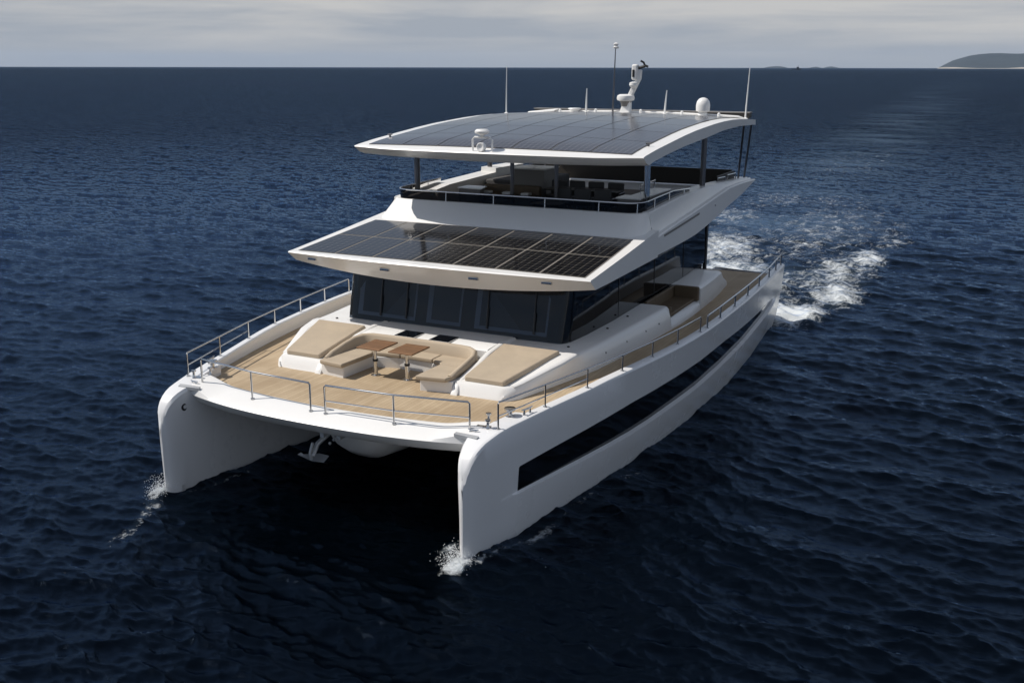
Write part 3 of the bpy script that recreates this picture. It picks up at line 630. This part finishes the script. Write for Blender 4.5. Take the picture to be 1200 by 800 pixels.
# ---- flybridge body
def fzb(y): return I(y, [9.5,12.4,13.5,14.9,17,21.3], [4.45,4.47,4.50,4.62,4.90,5.40])
def fzs(y): return I(y, [9.5,10,11.1,14.4,17.4,19,21.3], [4.99,5.02,5.12,5.36,5.60,5.60,5.50])
def fzt(y): return I(y, [9.9,11,12.9,15.4,17.5,19,21.3], [5.62,5.68,5.76,5.77,5.72,5.64,5.53])
mb = MB(); secs = []
for y in (10.1,10.4,11.1,12,12.9,13.6,14.4,15.4,16.4,17.4,18.2,19,20,20.9,21.3):
    tp = I(y, [19,21.3], [0,.1]); zb, zs, zt = fzb(y), fzs(y), max(fzt(y), fzs(y)+.02)
    half = [(0, zb), (3.6, zb), (4.20-tp, zb), (4.28-tp, zb+.05), (4.28-tp, zs-.05), (4.25-tp, zs-.02), (4.12-tp, min(zs-.03, zt)), (4.08-tp, min(zs+.06, zt)), (4.02-tp, zt-.03), (3.98-tp, zt), (3.60-tp, zt), (3.57-tp, zt-.03), (3.55-tp, 5.12), (0, 5.12)]
    if y > 20.95: half = [(a, min(b_, zt)) if i < 12 else (a, zt-.01) for i, (a, b_) in enumerate(half)]
    secs.append([(a, y, b_) for a, b_ in half]+[(-a, y, b_) for a, b_ in reversed(half[1:-1])])
fly = mb.loft(secs).build('flybridge', GEL, YA, smooth=True, angle=30)
# grey strips on the sides, painting the dark of a shallow groove
for s in (-1, 1):
    MB().loft([[(s*4.275, y, z), (s*4.292, y, z), (s*4.292, y, z+.06), (s*4.275, y, z+.06)] for y, z in ((10.6,4.93),(11.9,5.0),(13.9,5.12))]).build('groove_shade_strip', LGREY, fly)
    MB().tube([(s*4.27,15.6,5.20),(s*4.31,15.6,5.20)], .03, 8).build('side_lamp', STEEL, fly)
# front coaming, wraps the corners
def arc(xe, yf, r, yb, n=7):
    p = [(-xe, yb)]+[(-xe+r-r*math.cos(R(90*k/n)), yf+r-r*math.sin(R(90*k/n))) for k in range(n+1)]
    p += [(x, yf) for x in np.linspace(-xe+r, xe-r, 11)[1:-1]]
    return p+[(-x, y) for x, y in reversed(p[:n+2])]
A_ = arc(4.10, 9.10, .5, 10.1); B_ = arc(3.99, 9.72, .55, 10.1); B1 = arc(3.97, 9.76, .53, 10.1); C_ = arc(3.70, 9.95, .4, 10.15); D_ = arc(3.68, 9.98, .4, 10.15)
mb = MB(); mb.loft([[(x, y, 4.95) for x, y in A_], [(x, y, 5.06) for x, y in A_], [(x, y, 5.57) for x, y in B_], [(x, y, 5.61) for x, y in B1], [(x, y, 5.61) for x, y in C_], [(x, y, 5.12) for x, y in D_]], closed=False)
mb.build('front_coaming', GEL, fly, smooth=True, angle=40)
# smoked glass and grab rail round the front
G_ = [(-3.86, 12.6), (-3.86, 11.2)]+arc(3.86, 9.86, .45, 10.3)+[(3.86, 11.2), (3.86, 12.6), (3.86, 14.2)]
def gz(y): return I(y, [9.8,11,12.9,14.2], [5.60,5.67,5.745,5.76])
def rz(y): return I(y, [9.8,11,12.6,14.2], [5.86,5.90,5.93,5.83])
fg = MB().loft([[(x, y, gz(y)) for x, y in G_], [(x, y, rz(y)) for x, y in G_]], closed=False).build('wind_deflector', SMOKE, fly, smooth=True, angle=50)
rail = MB().tube([(x, y, rz(y)+.01) for x, y in G_], .022, 8).build('grab_rail', STEEL, fg, smooth=True)
for x, y in ((-3.87,11.8),(-3.87,10.4),(-2.1,9.85),(-.55,9.85),(1.05,9.85),(2.65,9.85),(3.7,9.97),(3.87,10.9),(3.87,12.2),(3.87,13.6)):
    MB().tube([(x, y, gz(y)-.01), (x, y+.02, rz(y)+.01)], .02, 8).build('rail_post', STEEL, fg, smooth=True)
# ---- hardtop
def HZ(x, y): return I(y, [8.35,8.6,9.6,11,12.2,13.2,15.5,17,18.5,20.2], [7.17,7.22,7.335,7.465,7.57,7.64,7.745,7.755,7.72,7.62])+.11*(1-(x/4.32)**2)*sstep(8.3, 9.4, y)
hs = []; ys = [8.6,8.75,9.1,9.6,10.3,11,12,13,14,15,16,17,18,19,20.2]
mb = MB(); secs = []
for x in np.linspace(-4.32, 4.32, 37):
    a = abs(x)/4.32; yf = 8.22+.33*a*a; row = []
    zt = HZ(x, max(yf, 8.4)); th_ = .26-.04*a
    top = [(yf+.01, zt-.025), (yf+.03, zt)]+[(max(y, yf+.1), HZ(x, y)) for y in ys]
    e = .12*sstep(.9, 1.0, a)
    bot_ = [(y, HZ(x, y)-I(y, [8.6,10,14,20.2], [.31,.30,.36,.2])+e*.3) for y in (20.2,18,16,14,12,10.5,9.3)]+[(yf+.46, zt-th_-.02), (yf+.24, zt-.17)]
    secs.append([(x, p, q_) for p, q_ in top+bot_])
# rolled side edge
def edge(sgn):
    base_ = secs[-1] if sgn > 0 else secs[0]; nt_ = 2+len(ys)
    return base_
hard = mb.loft(secs).build('hardtop', GEL, YA, smooth=True, angle=30)
pv_grid(hard, 7, 6, lambda v: lerp(3.95, 3.86, v), lambda v: lerp(8.72, 18.9, v), lambda x, y: HZ(x, y), .035, PV2, th_=.012, rows_sub=3)
# lower inner skin panel of the hardtop sides is part of its own mesh; roof posts
for x, y in ((-3.72,10.95),(3.62,10.95),(-.62,11.2),(.75,11.3),(3.78,15.85),(-3.78,15.85)):
    r_ = .085 if x > 3 or x < -3 else .06
    MB().tube([(x, y, 5.10), (x, y, HZ(x, y)-.25)], r_, 14).build('roof_post', STEEL if x > 0 and y < 12 and x > 3 else DSTEEL, YA, smooth=True)
for s in (-1, 1):
    MB().tube([(s*3.72, 20.6, 5.45), (s*4.05, 19.7, 7.5)], .035, 8).build('aft_strut', DSTEEL, YA, smooth=True)
    MB().tube([(s*3.80, 21.15, 5.48), (s*4.22, 20.05, 7.5)], .035, 8).build('aft_strut', DSTEEL, YA, smooth=True)
# rear awning case and rail
aw = MB().box(-4.1, 4.1, 20.15, 20.5, 7.66, 7.83).build('awning_case', DWALL, hard, bevel=.02)
MB().box(-4.12, 4.12, 20.12, 20.52, 7.835, 7.87).build('awning_lid', LGREY, aw)
MB().tube([(-3.9,19.45,HZ(3.9,19.45)+.05)]+[(x,19.4,HZ(x,19.4)+.06) for x in np.linspace(-3.6,3.9,12)]+[(4.1,19.5,HZ(4.1,19.5))], .035, 8).build('cable_duct', GEL, hard, smooth=True)
for x in (-2.6,-1.2,.5,2.0,3.3):
    MB().lathe((x, 19.15, HZ(x,19.15)), [(.05,0),(.05,.12),(.02,.15)]).build('roof_fitting', GEL, hard, smooth=True)
MB().lathe((-2.05, 19.2, HZ(-2.05,19.2)), [(.12,0),(.15,.08),(.24,.14),(.22,.17),(.02,.18)]).build('satellite_dish', GEL, hard, smooth=True)
MB().add([(-4.0,19.2,7.7),(-2.9,19.2,7.8),(-2.9,19.6,7.8),(-4.0,19.6,7.7),(-3.9,19.2,7.78),(-2.7,19.25,7.90),(-2.8,19.55,7.90),(-3.9,19.55,7.78)], [(0,3,2,1),(4,5,6,7),(0,1,5,4),(1,2,6,5),(2,3,7,6),(3,0,4,7)]).build('antenna_pod', GEL, hard, bevel=.02)
def whip(x, y, h, dx=0, r=.018, name='whip_antenna', base=True):
    z = HZ(x, y)
    a = MB().tube([(x, y, z), (x+dx*.5, y, z+h*.5), (x+dx, y, z+h)], [r, r*.8, r*.45], 8)
    if base: a.lathe((x, y, z-.01), [(.09,0),(.09,.025),(.035,.06)])
    return a.build(name, GEL, hard, smooth=True)
whip(-4.22, 18.0, 1.66, .02, .026); whip(-1.64, 19.3, .86, .02, .038, 'stub_antenna'); whip(1.32, 19.3, .82, .06, .038, 'stub_antenna'); whip(4.1, 19.6, 1.68, .06, .03)
mp_ = whip(-.61, 19.3, 2.3, .05, .035, 'instrument_mast'); mp_.data.materials[0] = DSTEEL
z = HZ(-.6, 19.3)+2.25
MB().lathe((-.55, 19.3, z), [(.0,-.04),(.09,-.03),(.11,.02),(.05,.05),(.08,.08),(.09,.13),(.03,.17)]).build('masthead_light', GEL, mp_, smooth=True)
# radar column
z0 = HZ(-.1, 19.3)
rad = MB().loft([[(cx_-w_, 19.3-d_, z0+h_), (cx_+w_, 19.3-d_, z0+h_), (cx_+w_, 19.3+d_, z0+h_), (cx_-w_, 19.3+d_, z0+h_)] for cx_, w_, d_, h_ in ((-.12,.20,.16,-.02),(-.10,.16,.14,.18),(-.05,.12,.12,.40),(.06,.09,.10,.66),(.22,.09,.10,.98),(.33,.09,.09,1.18),(.36,.08,.08,1.5))]).build('radar_mast', GEL, hard, bevel=.03)
MB().lathe((-.13, 19.3, z0+.42), [(.20,0),(.30,.03),(.32,.10),(.30,.19),(.22,.235),(.02,.24)], 24).build('radar_dome', GEL, rad, smooth=True)
MB().lathe((-.12, 19.3, z0+.24), [(.16,0),(.18,.1),(.22,.18)], 18).build('radar_bracket', LGREY, rad, smooth=True)
MB().lathe((.18, 19.2, z0+.92), [(.05,-.05),(.12,0),(.15,.05),(.14,.14),(.05,.17)]).build('camera_turret', GEL, rad, smooth=True)
MB().box(.10,.32,19.15,19.4,z0+1.14,z0+1.68).build('camera_housing', GEL, rad, bevel=.06, bseg=3)
MB().box(.14,.22,19.13,19.16,z0+1.25,z0+1.5).build('camera_lens', BLACK, rad, bevel=.01)
MB().tube([(.3,19.3,z0+1.55),(.55,19.3,z0+1.62)], .05, 8).tube([(.55,19.3,z0+1.62),(.50,19.3,z0+1.74),(.40,19.25,z0+1.80)], .035, 8).tube([(.55,19.3,z0+1.64),(.66,19.3,z0+1.60)], .04, 8).build('wind_sensor', BLACK, rad, smooth=True)
zd = HZ(2.72, 19.2)
MB().lathe((2.72, 19.2, zd), [(.17,0),(.16,.10),(.13,.13),(.235,.18),(.24,.36),(.21,.50),(.14,.585),(.05,.62),(.0,.625)], 24).build('satellite_dome', GEL, hard, smooth=True)
# searchlight frame on the front edge
zf = HZ(-.1, 8.5)
sf = MB().tube([(-.42,8.42,zf-.03),(-.42,8.42,zf+.30),(-.36,8.42,zf+.36),(.10,8.42,zf+.36),(.16,8.42,zf+.30),(.16,8.42,zf-.03)], .028, 8).build('searchlight_frame', GEL, hard, smooth=True)
MB().lathe((-.14, 8.42, zf+.42), [(.03,-.06),(.06,0),(.19,.05),(.20,.10),(.15,.15),(.02,.16)]).build('gps_dome', GEL, sf, smooth=True)
MB().loft([[(-.14+r_*math.cos(a), yy, zf+.11+r_*math.sin(a)) for a in np.linspace(0, 2*math.pi, 16, endpoint=False)] for yy, r_ in ((8.52,.05),(8.45,.11),(8.32,.12),(8.31,.10),(8.34,.02))]).build('searchlight', GEL, sf, smooth=True)
MB().lathe((-.14, 8.42, zf), [(.10,0),(.10,.02),(.05,.04)]).build('searchlight_base', STEEL, sf, smooth=True)
for x, y in ((3.98, 9.9), (-3.98, 9.9)):
    MB().tube([(x,y,HZ(x,y)),(x,y,HZ(x,y)+.07)], .03, 8).tube([(x-.07,y,HZ(x,y)+.07),(x+.07,y,HZ(x,y)+.085)], .025, 8).build('horn', DSTEEL, hard, smooth=True)

# ---- flybridge fittings
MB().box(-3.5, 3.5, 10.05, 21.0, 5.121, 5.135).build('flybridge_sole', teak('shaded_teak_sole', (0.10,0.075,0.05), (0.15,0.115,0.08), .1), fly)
bar = MB().box(-1.42, -.40, 12.95, 13.9, 5.14, 6.30).build('bar_cabinet', LGREY, fly, bevel=.02)
MB().box(-1.5, -.34, 12.9, 14.0, 6.302, 6.345).build('bar_top', GEL, bar, bevel=.01)
sofa = MB().box(-2.2, -.3, 11.9, 12.6, 5.14, 5.5).build('flybridge_sofa', LGREY, fly, bevel=.03)
MB().box(-2.2, -.3, 12.45, 12.62, 5.5, 5.86).build('sofa_back', BROWN, sofa, bevel=.04)
MB().box(-2.18, -.32, 11.9, 12.44, 5.502, 5.60).build('sofa_cushion', BROWN, sofa, bevel=.03)
wb = MB().prism([(2.85,10.75),(3.5,10.75),(3.5,13.4),(3.05,13.4),(3.05,11.35),(2.85,11.35)], 5.14, 5.86).build('wet_bar', LGREY, fly)
MB().prism([(2.80,10.70),(3.53,10.70),(3.53,13.45),(3.0,13.45),(3.0,11.4),(2.80,11.4)], 5.862, 5.90).build('worktop', GEL, wb, bevel=.01)
MB().tube([(3.05,13.3,5.9),(3.05,13.3,6.12),(3.1,13.2,6.15),(3.1,11.9,6.13),(3.15,11.8,6.05),(3.15,11.8,5.9)], .018, 8).build('bar_rail', STEEL, wb, smooth=True)
con = MB().prism([(.40,10.35),(1.25,10.35),(1.15,11.1),(.5,11.1)], 5.14, 5.62).build('helm_console', BLACK, fly, bevel=.03)
MB().prism([(.38,10.32),(1.27,10.32),(1.17,11.12),(.48,11.12)], 5.622, 5.65).build('console_top', GEL, con, bevel=.01)
MB().prism([(-2.65,11.6),(-1.85,11.5),(-2.05,12.2),(-2.66,12.2)], 5.14, 5.78).build('lounge_cabinet', LGREY, fly, bevel=.02)
MB().prism([(-2.68,11.57),(-1.8,11.45),(-2.0,12.25),(-2.7,12.25)], 5.782, 5.81).build('lounge_cabinet_top', GEL, fly, bevel=.01)
# starboard stair housing and raised corner
hz_ = MB().loft([[(-3.99, y, 5.7), (-3.99, y, z_), (-3.42, y, z_-.02), (-3.38, y, 5.14)] for y, z_ in ((11.6,5.72),(12.4,5.80),(15.6,5.90),(15.62,6.04),(17.8,6.02),(17.82,5.72))]).build('stair_housing', GEL, fly)
MB().box(-3.6, 3.6, 20.15, 20.2, 5.3, 5.88).build('aft_screen', DWALL, fly)
for s in (-1, 1):
    MB().box(*sorted((s*3.66, s*3.70)), 17.9, 20.15, 5.5, 5.86).build('side_screen', DWALL, fly)
    for y0_, y1_ in ((17.6,18.5),(18.8,19.9)):
        MB().tube([(s*3.8,y0_,5.7),(s*3.8,y0_,5.83),(s*3.8,y1_,5.80),(s*3.8,y1_,5.6)], .018, 6).build('side_handrail', STEEL, fly, smooth=True)
MB().box(-3.3, -1.5, 14.6, 17.6, 5.14, 5.75).build('aft_sunbed', GREYF, fly, bevel=.06)
tb = MB().box(.0, 2.3, 12.05, 12.75, 5.82, 5.86).build('dining_table', DWALL, fly, bevel=.01)
for x in (.5, 1.8):
    MB().tube([(x,12.4,5.14),(x,12.4,5.82)], .05, 10).build('table_leg', DSTEEL, tb, smooth=True)

# ---- rails
def rail_run(posts, topz, mids=(), r=.02, name='guard_rail', mid_until=None, ends=True):
    """posts: (x,y,zbase)"""
    top = [(x, y, topz(i)) for i, (x, y, z) in enumerate(posts)]
    g = MB(); p = list(top)
    if ends: p = [(posts[0][0], posts[0][1], posts[0][2]), (top[0][0], top[0][1], top[0][2]-.03)]+[tuple(Vector(top[0]).lerp(Vector(top[1]), .02))]+top[1:-1]+[tuple(Vector(top[-1]).lerp(Vector(top[-2]), .02))]+[(top[-1][0], top[-1][1], top[-1][2]-.03), tuple(posts[-1])]
    g.tube(p, r, 8); ob = g.build(name, STEEL, YA, smooth=True, angle=70)
    for i, (x, y, z) in enumerate(posts):
        if ends and i in (0, len(posts)-1): continue
        MB().tube([(x, y, z-.02), (x, y, topz(i))], r*.95, 8).build('stanchion', STEEL, ob, smooth=True)
    for i, (x, y, z) in enumerate(posts):
        MB().lathe((x, y, z-.004), [(.045,0),(.045,.014),(.022,.02)], 12).build('stanchion_foot', STEEL, ob, smooth=True)
    for h in mids:
        k = mid_until if mid_until else len(posts)
        MB().tube([(posts[i][0], posts[i][1], lerp(posts[i][2], topz(i), h)) for i in range(k)], r*.7, 6).build('mid_rail', STEEL, ob, smooth=True)
    return ob
for s in (-1, 1):
    P = [(4.04,1.14),(4.39,2.62),(4.74,4.09),(5.03,5.51),(5.27,6.95),(5.46,8.36),(5.62,9.83)]
    rail_run([(s*x, y, GZ(y) if y > 1.2 else 2.43) for x, y in P], lambda i: [2.985,2.985,2.99,2.98,2.98,2.985,3.0][i], mids=(.48,), mid_until=3)
    Q = [(5.66,10.35),(5.68,11.6),(5.68,13.2),(5.67,14.8),(5.64,16.4),(5.60,18.0),(5.54,19.3),(5.48,20.4)]
    rail_run([(s*x, y, GZ(y)) for x, y in Q], lambda i: 2.93 if i < 6 else 2.97, name='aft_guard_rail', r=.026)
    # forward hoops
    F = [(.19,.67),(1.84,.76),(3.48,.99)]
    def fz(x, y): return 2.31+.05*sstep(1.5, 3.4, abs(x))
    rail_run([(s*x, y, fz(x, y)) for x, y in F], lambda i: 2.93 if i < 2 else 2.955, mids=(.45,) if s > 0 else (), r=.022, name='bow_rail')
# deck hardware
def cleat(x, y, z, ang, L_=.30, h=.11):
    c, s_ = math.cos(ang), math.sin(ang); mb = MB()
    for k in (-.27, .27):
        mb.tube([(x+c*L_*k, y+s_*L_*k, z), (x+c*L_*k, y+s_*L_*k, z+h)], [.03, .018], 8)
    mb.tube([(x-c*L_/2, y-s_*L_/2, z+h+.015), (x-c*L_/4, y-s_*L_/4, z+h), (x+c*L_/4, y+s_*L_/4, z+h), (x+c*L_/2, y+s_*L_/2, z+h+.015)], [.012,.02,.02,.012], 8)
    return mb.build('cleat', STEEL, YA, smooth=True)
for s in (-1, 1):
    cleat(s*3.62, .88, 2.375, .1*s, .22, .05)
    cleat(s*4.22, 2.1, 2.46, math.pi/2-.25*s, .34, .13)
    b_ = MB().box(*sorted((s*3.56, s*3.86)), 1.12, 1.32, 2.42, 2.435)
    for dx, dy in ((.05, -.02), (-.12, .34)):
        b_.lathe((s*(3.78+dx), 1.22+dy-.1, 2.43), [(.045,0),(.028,.03),(.026,.13),(.06,.15),(.06,.175),(.02,.18)], 12)
    b_.build('mooring_bollard', STEEL, YA, smooth=True)
    MB().lathe((s*3.95, 1.85, 2.44), [(.10,0),(.10,.02),(.05,.05),(.045,.12),(.085,.16),(.12,.165),(.12,.20),(.03,.21)], 18).build('capstan', STEEL, YA, smooth=True)
for y, s_ in ((7.0,1),(8.2,1),(9.4,1),(10.3,1)):
    for s in (-1, 1):
        xx = lerp(wall_hi(y), wall_lo(y), .5)+.0
        MB().lathe((s*(xx), y, lerp(ztp(y), 2.2, .45)), [(.018,-.02),(.018,.02),(.008,.025)], 8).build('courtesy_light', BLACK, YA, smooth=True)
for x, y in ((-3.35,6.05),(3.40,6.15),(3.62,8.2),(3.66,9.6),(-3.62,8.2)):
    MB().lathe((x, y, ztp(y)), [(.035,-.01),(.035,.02),(.02,.03)], 10).build('deck_filler', BLACK, YA, smooth=True)

# ---- anchor on its arm
an = MB(); an.tube([(.05,2.0,2.0),(-.10,1.35,1.72),(-.28,.95,1.45),(-.30,.80,1.22)], [.06,.06,.055,.05], 8)
an.box(-.24, -.14, 1.0, 1.9, 1.60, 1.98); an.box(.22, .30, 1.0, 1.9, 1.62, 2.0)
an = an.build('anchor_arm', GALV, YA)
a2 = MB().tube([(-.30,.82,1.52),(-.34,.76,1.28),(-.33,.78,1.14)], .035, 8)
a2.add([(-.66,.72,1.22),(-.36,.80,1.10),(-.02,.80,1.12),(.12,.74,1.14),(-.05,1.05,1.18),(-.36,1.12,1.16),(-.62,.80,1.25),(-.36,.85,1.07),(-.02,.85,1.09),(.12,.80,1.11)], [(0,1,7,6),(1,2,8,7),(2,3,9,8),(1,5,2),(2,5,4),(0,5,1)])
a2.build('anchor', GALV, YA)
ch = MB()
for k in range(9):
    ch.lathe((.02+.03*(k % 2), 1.0+.10*k, 1.50+.05*k), [(.02,-.03),(.035,0),(.02,.03)], 8)
ch.build('anchor_chain', GALV, YA, smooth=True)

# ------------------------------------------------------------------ loose chairs on the flybridge
def armchair(name):
    root = empty(name, (0, 0, 0))
    MB().box(-.25,.25,-.24,.26,.34,.46).build('seat', GREYF, root, bevel=.04)
    MB().box(-.26,.26,-.30,-.21,.42,.86).build('backrest', GREYF, root, bevel=.04)
    for sx in (-1, 1):
        MB().tube([(sx*.27,-.25,.60),(sx*.27,.22,.58)], .022, 6).build('armrest', DSTEEL, root, smooth=True)
        for sy in (-1, 1): MB().tube([(sx*.27,sy*.23,0),(sx*.27,sy*.23,.60 if sy > 0 else .62)], .018, 6).build('leg', DSTEEL, root, smooth=True)
    return root
proto = armchair('patio_chair')
def copy_chair(loc, rot):
    r_ = proto.copy(); C.objects.link(r_); r_.location = loc; r_.rotation_euler = (0, 0, rot)
    for chd in proto.children:
        c_ = chd.copy(); C.objects.link(c_); c_.parent = r_
    return r_
spots = [(.88,11.75,0,'leftmost'),(1.50,11.75,0,'middle'),(2.12,11.75,0,'rightmost')]
far = [(-.02,13.05,math.pi,'leftmost, beside the bar cabinet'),(.58,13.05,math.pi,'second from the bar cabinet'),(1.20,13.05,math.pi,'third from the bar cabinet'),(1.84,13.05,math.pi,'farthest from the bar cabinet')]
first = True
for x, y, a, wd_ in spots+far:
    o = proto if first else copy_chair((x, y, 5.136), a)
    if first: o.location = (x, y, 5.136); o.rotation_euler = (0, 0, a)
    first = False
    near = a == 0
    lab = ('dark grey flybridge chair, %s of the three in front of the dining table' if near else 'dark grey flybridge chair behind the dining table, %s')
    tag(o, lab % wd_, 'chair', 'dark grey chairs round the flybridge table')
# small white scatter cushions on the flybridge sofa
for x, wd_ in ((-1.95, 'leftmost'), (-1.25, 'middle'), (-.62, 'rightmost')):
    c_ = MB().box(x-.14, x+.14, 12.02, 12.30, 5.602, 5.69).build('scatter_cushion', GEL, None, bevel=.04, bseg=3)
    tag(c_, 'small white cushion, %s of three on the flybridge sofa' % wd_, 'cushion', 'white cushions on the flybridge sofa')

# ------------------------------------------------------------------ far fishing boat
fb = bearing(932.5, 3900.); fe = empty('fishing_boat', tuple(fb)); tag(fe, 'small dark fishing boat far off on the horizon', 'boat')
d = Vector((math.cos(yaw), -math.sin(yaw), 0))
def fbp(u, v, z): p = fb+d*u+Vector((-d.y, d.x, 0))*v; return (p.x, p.y, z)
MB().loft([[fbp(u,-w_,.5), fbp(u,-w_,zt), fbp(u,w_,zt), fbp(u,w_,-.5)] for u, w_, zt in ((-17,1,5),(-14,3.5,3.4),(0,4,3),(12,3.5,4),(17,.5,6))]).build('boat_hull', BLACK, fe)
MB().loft([[fbp(u,-2.5,3), fbp(u,-2.5,zt), fbp(u,2.5,zt), fbp(u,2.5,3)] for u, zt in ((2,10),(9,10))]).build('wheelhouse', DWALL, fe)
MB().tube([fbp(7,0,10), fbp(7,0,15)], .5, 6).tube([fbp(-8,0,3), fbp(-6,0,9)], .4, 6).build('boat_mast', DWALL, fe)

# ------------------------------------------------------------------ spray at the bows
def spray(name, c, n, sx, sy, sz, seed):
    rr = random.Random(seed); mb = MB()
    for _ in range(n):
        p = Vector((c[0]+rr.gauss(0, sx), c[1]+rr.gauss(0, sy), max(.0, .03+abs(rr.gauss(0, sz))))); r_ = rr.uniform(.003, .011)
        vs = [p+Vector(q)*r_ for q in ((1,0,0),(-1,0,0),(0,1,0),(0,-1,0),(0,0,1.2),(0,0,-1))]
        mb.add(vs, [(0,2,4),(2,1,4),(1,3,4),(3,0,4),(2,0,5),(1,2,5),(3,1,5),(0,3,5)])
    return tag(mb.build(name, mat(name+'_droplets', (.85,.87,.88), .3), None), kind='stuff', label='fine white spray thrown up where a bow cuts the water', cat='spray')
tag(spray('bow_spray', (3.80, -.12, 0), 1500, .15, .20, .13, 1), label='white spray thrown up at the nearer port bow')
tag(spray('bow_spray', (-3.92, -.10, 0), 1100, .11, .17, .15, 2), label='white spray thrown up at the starboard bow')
